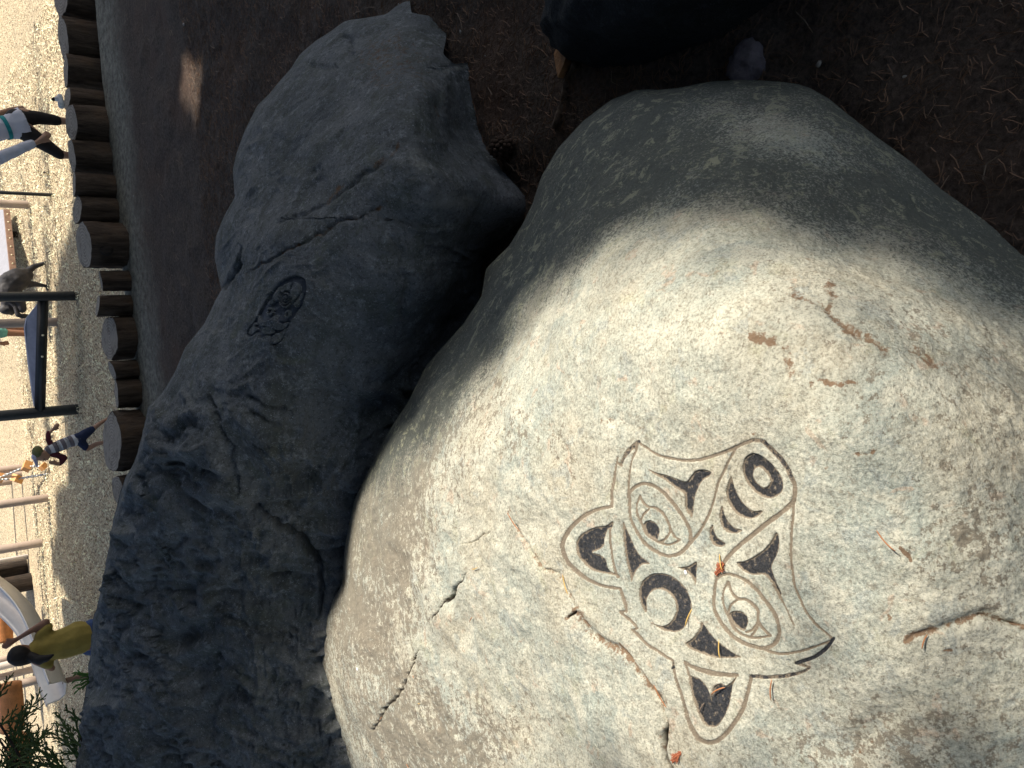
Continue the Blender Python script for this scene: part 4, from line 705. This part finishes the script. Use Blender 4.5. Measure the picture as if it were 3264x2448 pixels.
# crouching person
Cf = Fig(11.7, onz(150, 880, GZ), 'person in shiny charcoal jacket and dark tights bending over beside the black frame')
b_ = MB(); Cf.limb(b_, [(85, 868), (108, 850), (156, 834)], [14, 9, 5]); Cf.limb(b_, [(88, 905), (110, 905), (148, 912)], [14, 9, 5]); Cf.limb(b_, [(60, 885), (40, 920), (25, 965, .1)], [30, 28, 22]); Cf.limb(b_, [(30, 955), (50, 975), (56, 1005)], [10, 9, 7]); k = s_at(60, 900, 12.6)
head(Cf, b_, Cf.q(22, 985, .1), 20 * k, (-1, 0, -.4)); hand(Cf, b_, Cf.q(56, 1005), (-.1, 0, -1), .9); Cf.done(b_, 'body', MT['charcoal'], .012)
b_ = MB(); Cf.limb(b_, [(78, 878), (58, 890), (36, 900), (20, 930)], [26, 37, 36, 28]); Cf.limb(b_, [(40, 925), (60, 955), (70, 985)], [24, 20, 14]); Cf.done(b_, 'jacket', MT['charcoal'], .013)
for (x, y) in ((156, 834), (150, 913)): b_ = MB(); Cf.limb(b_, [(x - 2, y), (x + 2, y + 9)], [6, 5]); Cf.done(b_, 'shoe', MT['shoe'])
# person with bare legs and teal shorts
Tf = Fig(13.0, onz(130, 1062, GZ), 'person with bare tanned legs and teal shorts behind the blue-grey mat')
b_ = MB(); Tf.limb(b_, [(-20, 1058), (30, 1061), (84, 1063), (135, 1062)], [15, 12, 10, 7]); Tf.limb(b_, [(-22, 1040, .15), (40, 1046, .15), (135, 1046, .15)], [14, 11, 7]); Tf.limb(b_, [(-60, 1052), (-110, 1050), (-165, 1052)], [28, 30, 12]); Tf.limb(b_, [(-120, 1078), (-50, 1098), (-4, 1094)], [12, 9, 7]); k = s_at(0, 1060, 13.)
hand(Tf, b_, Tf.q(-4, 1094), (0, 0, -1), .9); head(Tf, b_, Tf.q(-195, 1052), 24 * k, (-1, -.2, 0)); Tf.done(b_, 'body', MT['dskin'], .013)
b_ = MB(); Tf.limb(b_, [(-55, 1052), (-20, 1057), (8, 1060)], [28, 22, 18]); Tf.done(b_, 'shorts', simple('pale_teal_cloth', (.12, .32, .29), .9))
b_ = MB(); Tf.limb(b_, [(-60, 1052), (-135, 1052)], [30, 30]); Tf.done(b_, 'shirt', MT['white'])
for ps in ([(133, 1062), (140, 1072)], [(133, 1046, .15), (140, 1056, .15)]): b_ = MB(); Tf.limb(b_, ps, [8, 6]); Tf.done(b_, 'shoe', MT['shoe'])
# shoe on the log
c = onz(205, 338, .3); e = empty('shoe', c, label='small white shoe with a dark tip standing on a log beside the woman', cat='shoe'); b_ = MB(); b_.cap(c + [.0, 0, .02], .024, c + [.07, .0, .025], .02); b_.cap(c + [.06, 0, .025], .022, c + [.05, .01, .05], .018); b_.build('upper', MT['whiteshoe'], e); b_ = MB(); b_.cap(c + [.05, .012, .06], .015, c + [.045, .012, .07], .013); b_.build('collar', MT['dbark'], e)

# ------------------------------------------------------------------ cedar
def spray(b_, p, d, L_, lvl, rnd, drop=.2, w=.0062):
    """flat cedar spray: a stem with alternate side sprays"""
    d = d / np.linalg.norm(d); n = max(3, int(L_ / (.026 if lvl > 1 else .02))); pts = [p]; cur = p.copy(); dd = d.copy()
    for i in range(n): dd = dd + rnd.normal(0, .07, 3) - [0, 0, drop * .04]; dd /= np.linalg.norm(dd); cur = cur + dd * L_ / n; pts.append(cur.copy())
    b_.tube(pts, np.linspace(w, w * .45, len(pts)), 4, cap=False)
    if lvl == 0: return
    side = np.cross(d, [0, 1., .25]); side /= np.linalg.norm(side) + 1e-9
    for i in range(1, len(pts)):
        s = 1 if i % 2 else -1; f = 1 - .55 * i / len(pts); 
        spray(b_, pts[i], d * 1.1 + side * s * (.6 + rnd.normal(0, .1)) + rnd.normal(0, .12, 3), L_ * f * (.42 if lvl > 1 else .40), lvl - 1, rnd, drop, w * .85)
def cedar(label, base, boughs, seed):
    e = empty('cedar_shrub', base, label=label, cat='shrub', group='cedar shrubs by the photo corner'); rnd = np.random.default_rng(seed)
    tr = MB(); fo = MB()
    for (a, c_, L_) in boughs:
        a = np.array(a); c_ = np.array(c_); mid = (a + np.array(base)) / 2 + [0, 0, .05]; tr.tube(smooth_line([np.array(base), mid, a], False, 4), np.linspace(.016, .006, 9), 6)
        spray(fo, a, c_ - a, L_ * .92, 3, rnd)
    tr.build('stem', MT['dbark'], e); fo.build('foliage', MT['cedar'], e)
q = lambda x, y, d: ony(x, y, d)
cedar('dark cedar sprays hanging in from the photo corner, over the bright ground', (-4.6, 6.2, 0), [(q(20, 2500, 5.6), q(30, 2270, 5.6), .34), (q(70, 2480, 5.6), q(60, 2300, 5.6), .28), (q(-20, 2330, 5.5), q(80, 2240, 5.5), .22), (q(-10, 2450, 5.5), q(120, 2360, 5.5), .30), (q(50, 2420, 5.6), q(70, 2300, 5.5), .3), (q(-30, 2260, 5.4), q(60, 2110, 5.4), .17), (q(10, 2400, 5.6), q(110, 2270, 5.6), .32), (q(-20, 2520, 5.6), q(60, 2400, 5.6), .36), (q(60, 2520, 5.6), q(110, 2400, 5.6), .3)], 3)
cedar('low dark cedar rising behind the crest of the dark boulder', (-3.9, 5.8, 0), [(q(262, 2440, 5.3), q(160, 2330, 5.3), .26), (q(258, 2380, 5.2), q(170, 2290, 5.2), .22), (q(262, 2300, 5.2), q(215, 2255, 5.2), .12), (q(256, 2470, 5.2), q(150, 2440, 5.2), .34), (q(258, 2420, 5.25), q(200, 2330, 5.25), .2), (q(256, 2350, 5.2), q(230, 2280, 5.2), .13), (q(240, 2500, 5.2), q(120, 2440, 5.2), .4)], 9)
rnd = np.random.default_rng(4); e = empty('sprig', q(285, 2150, 4.9), label='tiny green sprig by the slide end, behind the boulder crest', cat='plant'); fo = MB()
for k in range(5): spray(fo, q(285, 2150 + 6 * k, 4.9), q(262, 2145 + 10 * k, 4.9) - q(285, 2150 + 5 * k, 4.9), .07, 1, rnd)
fo.build('foliage', simple('bright_green', (.07, .16, .03), .7), e)

# ------------------------------------------------------------------ litter on the ground and on the rocks
def strokes(n, region, zfun, lmin, lmax, w, rnd):
    """n thin bent needles lying on a surface, one mesh"""
    x = rnd.uniform(region[0], region[1], n); y = rnd.uniform(region[2], region[3], n); P_ = np.stack([x, y, np.zeros(n)], 1); z = zfun(P_)
    a = rnd.uniform(0, math.pi * 2, n); L_ = rnd.uniform(lmin, lmax, n); bend = rnd.normal(0, .25, n); tilt = rnd.uniform(-.1, .35, n); V = []; 
    for j, t in enumerate((-.5, 0, .5)):
        cx = x + np.cos(a + bend * t * 2) * L_ * t; cy = y + np.sin(a + bend * t * 2) * L_ * t; cz = z + .004 + (t + .5) * tilt * L_ * .5
        for s in (-1, 1): V.append(np.stack([cx - np.sin(a) * w * s, cy + np.cos(a) * w * s, cz + (.0015 if s > 0 else 0)], 1))
    V = np.stack(V, 1).reshape(-1, 3); i = np.arange(n) * 6; Fc = np.concatenate([np.stack([i, i + 1, i + 3, i + 2], 1), np.stack([i + 2, i + 3, i + 5, i + 4], 1)]); return V, Fc
rnd = np.random.default_rng(12)
V, Fc = strokes(60000, (-.6, 3.4, .2, 5.4), mz, .015, .045, .0007, rnd); mesh('needle_litter', V, Fc, MT['needle'], smooth=False, kind='stuff', base=(0, 0, 0), label='brown fallen needles carpeting the dark ground', cat='litter')
V, Fc = strokes(1500, (-.6, 3.6, .2, 6.8), mz, .03, .075, .0010, rnd); mesh('straw_litter', V, Fc, MT['needle2'], smooth=False, kind='stuff', base=(0, 0, 0), label='paler dry stalks scattered over the dark ground', cat='litter')
def chips(n, region, rnd):
    x = rnd.uniform(region[0], region[1], n); y = rnd.uniform(region[2], region[3], n); a = rnd.uniform(0, 6.28, n); L_ = rnd.uniform(.006, .017, n); W_ = L_ * rnd.uniform(.2, .5, n); tl = rnd.normal(0, .35, n); z = -.385 + rnd.uniform(0, .012, n); V = []
    for (u, v) in ((-1, -1), (1, -1), (1, 1), (-1, 1)): V.append(np.stack([x + np.cos(a) * L_ * u - np.sin(a) * W_ * v, y + np.sin(a) * L_ * u + np.cos(a) * W_ * v, z + tl * L_ * u + .4 * tl * W_ * v + .008], 1))
    V = np.stack(V, 1).reshape(-1, 3); i = np.arange(n) * 4; return V, np.stack([i, i + 1, i + 2, i + 3], 1)
for nm, col, n, sd in (('pale_chip', (.88, .74, .50), 60000, 1), ('brown_chip', (.24, .17, .11), 26000, 2)):
    V, Fc = chips(n, (-6, 4.6, 7.3, 14), np.random.default_rng(sd)); mesh('wood_chips', V, Fc, simple(nm, col, .9, var=.35, sc=4), smooth=False, kind='stuff', base=(0, 10, -.4), label=nm.replace('_', ' ') + 's strewn over the playground', cat='wood chips')
def needle_on(x, y, ang, L_, m, label, fn=None, w=.0011, cat='needle', group='dry needles lying on the pale boulder'):
    p, n_ = on_front(x, y, .004); q0, _ = on_front(x + 14 * math.cos(ang), y + 14 * math.sin(ang), .004); d = q0 - p; d /= np.linalg.norm(d); s = np.cross(n_, d); b_ = MB()
    b_.tube([p + d * L_ * t + s * L_ * .25 * (t * t) + n_ * .002 * (1 + math.sin(3 * t)) for t in np.linspace(-.5, .5, 6)], [w * .5, w, w, w, w * .9, w * .4], 6); b_.build('needle', m, label=label, cat=cat, group=group)
ND = [(v6((1130, 110))[0], 1.15, .052, 'rednd', 'long orange needle right of the left ear, on the crack line'), (v6((925, 348))[0], -.2, .030, 'yelnd', 'curved yellow needle near the open crack in the pale rock'), (v6((900, 612))[0], 2.1, .026, 'rednd', 'short red needle in the middle of the left flank'), (v6((625, 905))[0], .8, .014, 'rednd', 'tiny orange needle beside the long thin crack'),
      (v6((655, 1042))[0], .3, .014, 'yelnd', 'tiny yellow needle low on the left flank'), (v6((470, 1115))[0], 2.0, .022, 'rednd', 'orange needle caught in the long thin crack'), (v6((608, 1362))[0], .8, .026, 'rednd', 'orange needle at the bottom edge of the photo'), (v6((1405, 430))[0], 1.1, .04, 'yelnd', 'yellow needle below the left ear, on the brown seam'),
      (v6((645, 1095))[0], 1.4, .03, 'twig', 'thin brown needle on the grey crust'), (vD((688, 315))[0], 1.65, .034, 'yelnd', 'yellow needle across the forehead crescent'), (vD((960, 600))[0], 1.45, .030, 'yelnd', 'yellow needle across the three-cornered mark by the lower ear'), (vD((945, 965))[0], 2.7, .030, 'rednd', 'orange needle inside the lower ear'),
      (vD((1415, 960))[0], 1.5, .034, 'rednd', 'orange needle hanging below the dark barbed line'), (vD((430, 1040))[0], 1.0, .050, 'rednd', 'orange needle lying in the brown seam by the lower ear'), (vD((800, 1120))[0], 1.8, .022, 'twig', 'faint brown needle in the lower ear hollow'), (v8((830, 240))[0], 1.0, .036, 'rednd', 'orange needle right of the carving, on bare stone'),
      (v8((1065, 855))[0], 2.0, .020, 'rednd', 'short orange needle at the brown seam by the right edge'), (vC((465, 1330))[0], 1.35, .026, 'yelnd', 'yellow needle over the red leaf scrap')]
for (p, a, l, m, lb) in ND: needle_on(p[0], p[1], a, l, MT[m], lb)
def leaf_on(x, y, ang, L_, label):
    p, n_ = on_front(x, y, .003); q0, _ = on_front(x + 14 * math.cos(ang), y + 14 * math.sin(ang), .003); d = q0 - p; d /= np.linalg.norm(d); s = np.cross(n_, d); b_ = MB()
    for i, t in enumerate(np.linspace(-.5, .5, 8)):
        for sg in (-1, 1): a = p + d * L_ * t; w = L_ * .28 * (1 - abs(t)) * (1 + .3 * math.sin(i * 5)); b_.tube([a, a + (s * sg + d * .6) * w + n_ * .002], [.0022, .0008], 5)
    b_.tube([p - d * L_ / 2, p + n_ * .002, p + d * L_ / 2], [.001, .002, .001], 5); b_.build('leaf_scrap', MT['redleaf'], label=label, cat='leaf', group='red leaf scraps on the pale boulder')
x, y = vC((440, 1400))[0]; leaf_on(x, y, -.95, .028, 'red-brown leaf scrap where snout and lower eye lines meet'); x, y = vD((605, 1530))[0]; leaf_on(x, y, 1.9, .028, 'red leaf scrap at the bottom edge below the lower ear')
for (x, y), r, lb in ((v6((325, 870))[0], .006, 'white dropping on the left flank of the pale boulder'), (vB((1345, 1310))[0], .004, 'pinkish white fleck on the smallest brow mark')):
    p, n_ = on_front(x, y, .001); rock('fleck', p, (r, r * .7, r * .4), MT['dropping'], 3, lb, 'fleck', .4, 2, .3)
# pebbles and a cone on the dark ground
for (x, y, r, lb) in ((1467, 101, .012, 'pale pebble above the grey rock tongue'), (1546, 178, .006, 'tiny pale pebble beside the rock edge'), (2885, 248, .014, 'small pale leaf-like stone among the needles'), (2850, 240, .013, 'grey chip next to the palest ground fleck'), (3020, 245, .007, 'tiny pale fleck in the needles near the right edge'),
                      (585, 78, .02, 'white chip on the far dark ground'), (2610, 205, .016, 'dull pale scrap of leaf in the needles'), (1270, 15, .012, 'white scrap near the rock tip'), (425, 625, .016, 'small tan scrap on the grey path strip'), (3005, 505, .006, 'pale crumb beside the boulder\'s right side')):
    p = onz(x, y, .015); rock('pebble', p, (r * .6, r * .42, r * .22), MT['pebble'], int(x), lb, 'pebble', x, 2, .3); bpy.data.objects[-1]
for o in bpy.data.objects:
    if o.name.startswith('pebble'): o['group'] = 'pale scraps on the dark ground'
p = onz(1598, 470, .05); e = empty('pine_cone', (p[0], p[1], .0), label='dark pine cone lying by the foot of the rear boulder', cat='pine cone'); b_ = MB(); b_.ball(p, (.03, .045, .03), 12); b_.build('core', MT['cone'], e); b_ = MB()
for i in range(60):
    t = i / 60; a = i * 2.4; rr_ = .034 * math.sin(math.pi * (.08 + .86 * t)); yv = -.05 + .1 * t; c = p + np.array([rr_ * math.cos(a), yv, rr_ * math.sin(a)]); b_.box(c, (.012, .014, .012))
b_.build('scale', MT['cone'], e)
# split wood and root
W1 = [(1895, 40), (1880, 90), (1868, 140), (1855, 175), (1825, 205), (1805, 235), (1797, 250)]; b_ = MB()
Vw = [onz(x, y, .035) for x, y in [(1830, 45), (1812, 90), (1795, 140), (1780, 175), (1786, 215), (1793, 250), (1812, 205), (1824, 170), (1820, 120), (1826, 80)]]; n = len(Vw); V2 = [v + [0, 0, .02] for v in Vw] + [v - [0, 0, .04] for v in Vw]
mesh('split_wood', np.array(V2), [tuple(range(n)), tuple(reversed(range(n, 2 * n)))] + [(i, i + n, (i + 1) % n + n, (i + 1) % n) for i in range(n)], MT['wood'], smooth=False, label='flat brown sliver of split wood, lit by a sun fleck', cat='wood')
b_ = MB(); b_.tube([onz(x, y, .03 + .01 * math.sin(x)) for x, y in smooth_line([(1905, 20), (1868, 60), (1842, 110), (1838, 160), (1830, 210), (1808, 255), (1795, 320), (1770, 400)], False, 4)], .011, 8); b_.build('root', MT['root'], label='thin crooked root beside the split wood', cat='root')

# ------------------------------------------------------------------ unseen trees inferred from the shade, crowns shaped to cast it (above and beside the view)
def to_ref(P_): return P_ - SD * (P_[..., 2:3] / SD[2])
fl = [(1100, 1900), (1108, 1760), (1140, 1610), (1215, 1480), (1310, 1390), (1450, 1250), (1600, 1070), (1750, 930), (1900, 850), (2080, 790), (2300, 790), (2550, 830), (2800, 890), (3000, 970), (3300, 1100), (3780, 1320), (3780, 2780), (1400, 2780), (1110, 2430), (1030, 2150), (1030, 2060)]
fl = np.array([(x, y) for x, y in fl], float); fpoly = to_ref(O + rays(fl[:, 0], fl[:, 1]) * ft0(fl[:, 0], fl[:, 1])[:, None])[:, :2]
bl = np.array([(215, -500), (215, 0), (218, 300), (238, 600), (240, 690), (205, 780), (185, 860), (178, 1000), (178, 1300), (215, 1350), (217, 1530), (180, 1570), (172, 1850), (235, 1930), (232, 1990), (190, 2050), (165, 2200), (150, 2448), (150, 2900)], float)
bw = onz(bl[:, 0], bl[:, 1], -.4); o_ = np.argsort(bw[:, 0]); bwx, bwy = bw[o_, 0], bw[o_, 1]
def poly_on(pts, z): p = np.array(pts, float); return to_ref(onz(p[:, 0], p[:, 1], z))[:, :2]
spots = [(to_ref(onz(np.array(x), np.array(y), z))[:2], rx, ry, wgt) for (x, y, z, rx, ry, wgt) in ((606, 190, 0, .14, .03, 1), (603, 250, 0, .18, .045, 1), (600, 310, 0, .18, .05, 1), (598, 365, 0, .16, .045, 1), (597, 410, 0, .10, .03, 1), (1868, 78, .03, .028, .05, 1), (1800, 190, .04, .025, .05, .4), (1448, 120, 0, .05, .03, .3), (1447, 190, 0, .05, .03, .3))]
stretch = spots + [(to_ref(O + rays(2500, 400) * ft0(2500., 400.))[:2], .16, .07, .22), (to_ref(O + rays(2350, 560) * ft0(2350., 560.))[:2], .10, .07, .12)]
soft_edge = fpoly[4:19]; mid_ref = to_ref(O + rays(2250, 1700) * ft0(2250., 1700.))[:2]; far_ref = to_ref(O + rays(3250, 1900) * ft0(3250., 1900.))[:2]
def lit(a, b_, h, marg):
    """share of the sun let through at reference point (a,b), turned into the share of leaves left out there"""
    ins = inside(a, b_, fpoly); T = np.where(ins, 1., 0.); near_ = (a > fpoly[:, 0].min() - .5) & (a < fpoly[:, 0].max() + .5) & (b_ > fpoly[:, 1].min() - .5) & (b_ < fpoly[:, 1].max() + .5)
    q = np.where(near_)[0]
    if len(q):
        d, _ = seg_dist(a[q], b_[q], soft_edge); sd = np.where(ins[q], d, -d); t = np.clip(.5 + sd / .46, 0, 1); t = t * t * (3 - 2 * t)
        dall, _ = seg_dist(a[q], b_[q], fpoly, True); other = (dall < d - 1e-6) & ~ins[q]; T[q] = np.where(other, np.where(dall < .06, 1., 0.), t)
        f = np.clip((mid_ref[1] - b_[q]) / (mid_ref[1] - far_ref[1]), 0, 1); T[q] *= 1 - .34 * f * f * (3 - 2 * f)
    gx = a - SD[0] * .4 / SD[2]; gy = b_ - SD[1] * .4 / SD[2]; T = np.where((gy > np.interp(gx, bwx, bwy) + .12 * vnoise(np.stack([a, b_, a * 0], 1), 3, 9)), 1., T)
    for (c_, rx, ry, wg) in stretch: T = np.maximum(T, np.where(((a - c_[0]) / rx) ** 2 + ((b_ - c_[1]) / ry) ** 2 < 1, wg, 0))
    return np.where(T > marg, 1., np.clip(1 + np.log(np.maximum(T, 1e-4)) / 5.6, 0, 1))
def leaves(n, box, size, seed, shade_only=True):
    rnd = np.random.default_rng(seed); P_ = rnd.uniform([box[0], box[2], box[4]], [box[1], box[3], box[5]], (n, 3)); ref = to_ref(P_)
    s = size * rnd.uniform(.6, 1.3, n); k = np.zeros(n)
    for (dx, dy) in ((0, 0), (1, 0), (-1, 0), (0, 1), (0, -1)): k = np.maximum(k, lit(ref[:, 0] + dx * s * .5, ref[:, 1] + dy * s * .5, P_[:, 2], .03))
    keep = rnd.uniform(0, 1, n) >= k; P_, s = P_[keep], s[keep]; n = len(P_)
    u = rnd.normal(size=(n, 3)); u /= np.linalg.norm(u, axis=1)[:, None]; v = np.cross(u, rnd.normal(size=(n, 3))); v /= np.linalg.norm(v, axis=1)[:, None]
    V = np.stack([P_ - u * s[:, None] * .6, P_ - v * s[:, None] * .4, P_ + u * s[:, None] * .6, P_ + v * s[:, None] * .4], 1); return V
# near shade: reference area x -7..6.5, y -3..13 lifted along the sun ray to 4.5-8 m
def slab(n, ra, rb, h0, h1, size, seed):
    rnd = np.random.default_rng(seed); h = rnd.uniform(h0, h1, n); a = rnd.uniform(*ra, n); b_ = rnd.uniform(*rb, n); P_ = np.stack([a + SD[0] * h / SD[2], b_ + SD[1] * h / SD[2], h], 1); s = size * rnd.uniform(.6, 1.3, n); k = np.zeros(n)
    for (dx, dy) in (((0, 0),) if size < .2 else ((0, 0), (1, 0), (-1, 0), (0, 1), (0, -1))): k = np.maximum(k, lit(a + dx * s * .45, b_ + dy * s * .45, h, .985 if size < .2 else .03))
    keep = rnd.uniform(0, 1, n) >= k; P_, s = P_[keep], s[keep]; n = len(P_)
    u = rnd.normal(size=(n, 3)); u /= np.linalg.norm(u, axis=1)[:, None]; v = np.cross(u, rnd.normal(size=(n, 3))); v /= np.linalg.norm(v, axis=1)[:, None]
    return np.stack([P_ - u * s[:, None] * .6, P_ - v * s[:, None] * .4, P_ + u * s[:, None] * .6, P_ + v * s[:, None] * .4], 1)
LV = [slab(56000, (-7, 7), (-3, 13.5), 8, 13, .32, 1), slab(150000, (-3.2, 3.2), (-.8, 4.6), 10, 13, .072, 2), slab(14000, (-6, 6), (6, 13.5), 8, 11, .12, 3),
      leaves(50000, (-9, 8, -8, 6.2, 6, 10), .32, 4)]
# a few unseen leaf clusters, added so thin shade streaks the bright ground
rnd = np.random.default_rng(31)
for k in range(26):
    gx, gy = rnd.uniform(-6.5, 5), rnd.uniform(10.5, 19); n = rnd.integers(25, 90); h = rnd.uniform(5, 7); d = np.array([rnd.uniform(.2, .75), rnd.normal(0, .09)]); a = gx + d[0] * rnd.normal(0, 1, n); b_ = gy + .07 * rnd.normal(0, 1, n) + d[1] * rnd.normal(0, 1, n)
    P_ = np.stack([a + SD[0] * h / SD[2], b_ + SD[1] * h / SD[2], np.full(n, h)], 1); u = rnd.normal(size=(n, 3)); u /= np.linalg.norm(u, axis=1)[:, None]; v = np.cross(u, rnd.normal(size=(n, 3))); v /= np.linalg.norm(v, axis=1)[:, None]; s = rnd.uniform(.05, .13, n)
    LV.append(np.stack([P_ - u * s[:, None], P_ - v * s[:, None] * .4, P_ + u * s[:, None], P_ + v * s[:, None] * .4], 1))
LV = np.concatenate(LV); cen = LV.mean(1)
TR = [((11.2, -3.2), 'tall tree right of the view, its boughs shading the boulders'), ((-4.5, -4.0), 'tall tree behind the viewer, its boughs overhead'), ((16.0, 5.5), 'farther tree to the right, shading the log row'), ((1.2, -5.5), 'broad tree directly behind the viewer')]
near = np.argmin(np.stack([np.hypot(cen[:, 0] - t[0][0], cen[:, 1] - t[0][1]) for t in TR]), 0)
for k, ((x, y), lb) in enumerate(TR):
    e = empty('shade_tree', (x, y, 0), label=lb, cat='tree', group='trees shading the boulders'); b_ = MB(); b_.tube([(x, y, -.7), (x, y, 0), (x + .05, y, 1), (x, y + .1, 5), (x, y, 13)], [.5, .4, .33, .25, .1], 16)
    for i in range(9): a = i * 2.4; z = 7 + i * .6; L_ = 3.2; b_.tube([(x, y, z), (x + L_ * .5 * math.cos(a), y + L_ * .5 * math.sin(a), z + .5), (x + L_ * math.cos(a), y + L_ * math.sin(a), z + .6)], [.09, .05, .02], 6)
    b_.build('trunk', MT['dbark'], e); q_ = LV[near == k].reshape(-1, 3); i = np.arange(len(q_) // 4) * 4; mesh('crown', q_, np.stack([i, i + 1, i + 2, i + 3], 1), MT['leaf'], e, smooth=False, kind='stuff')

for o in bpy.data.objects:
    if '_w' in o: del o['_w']
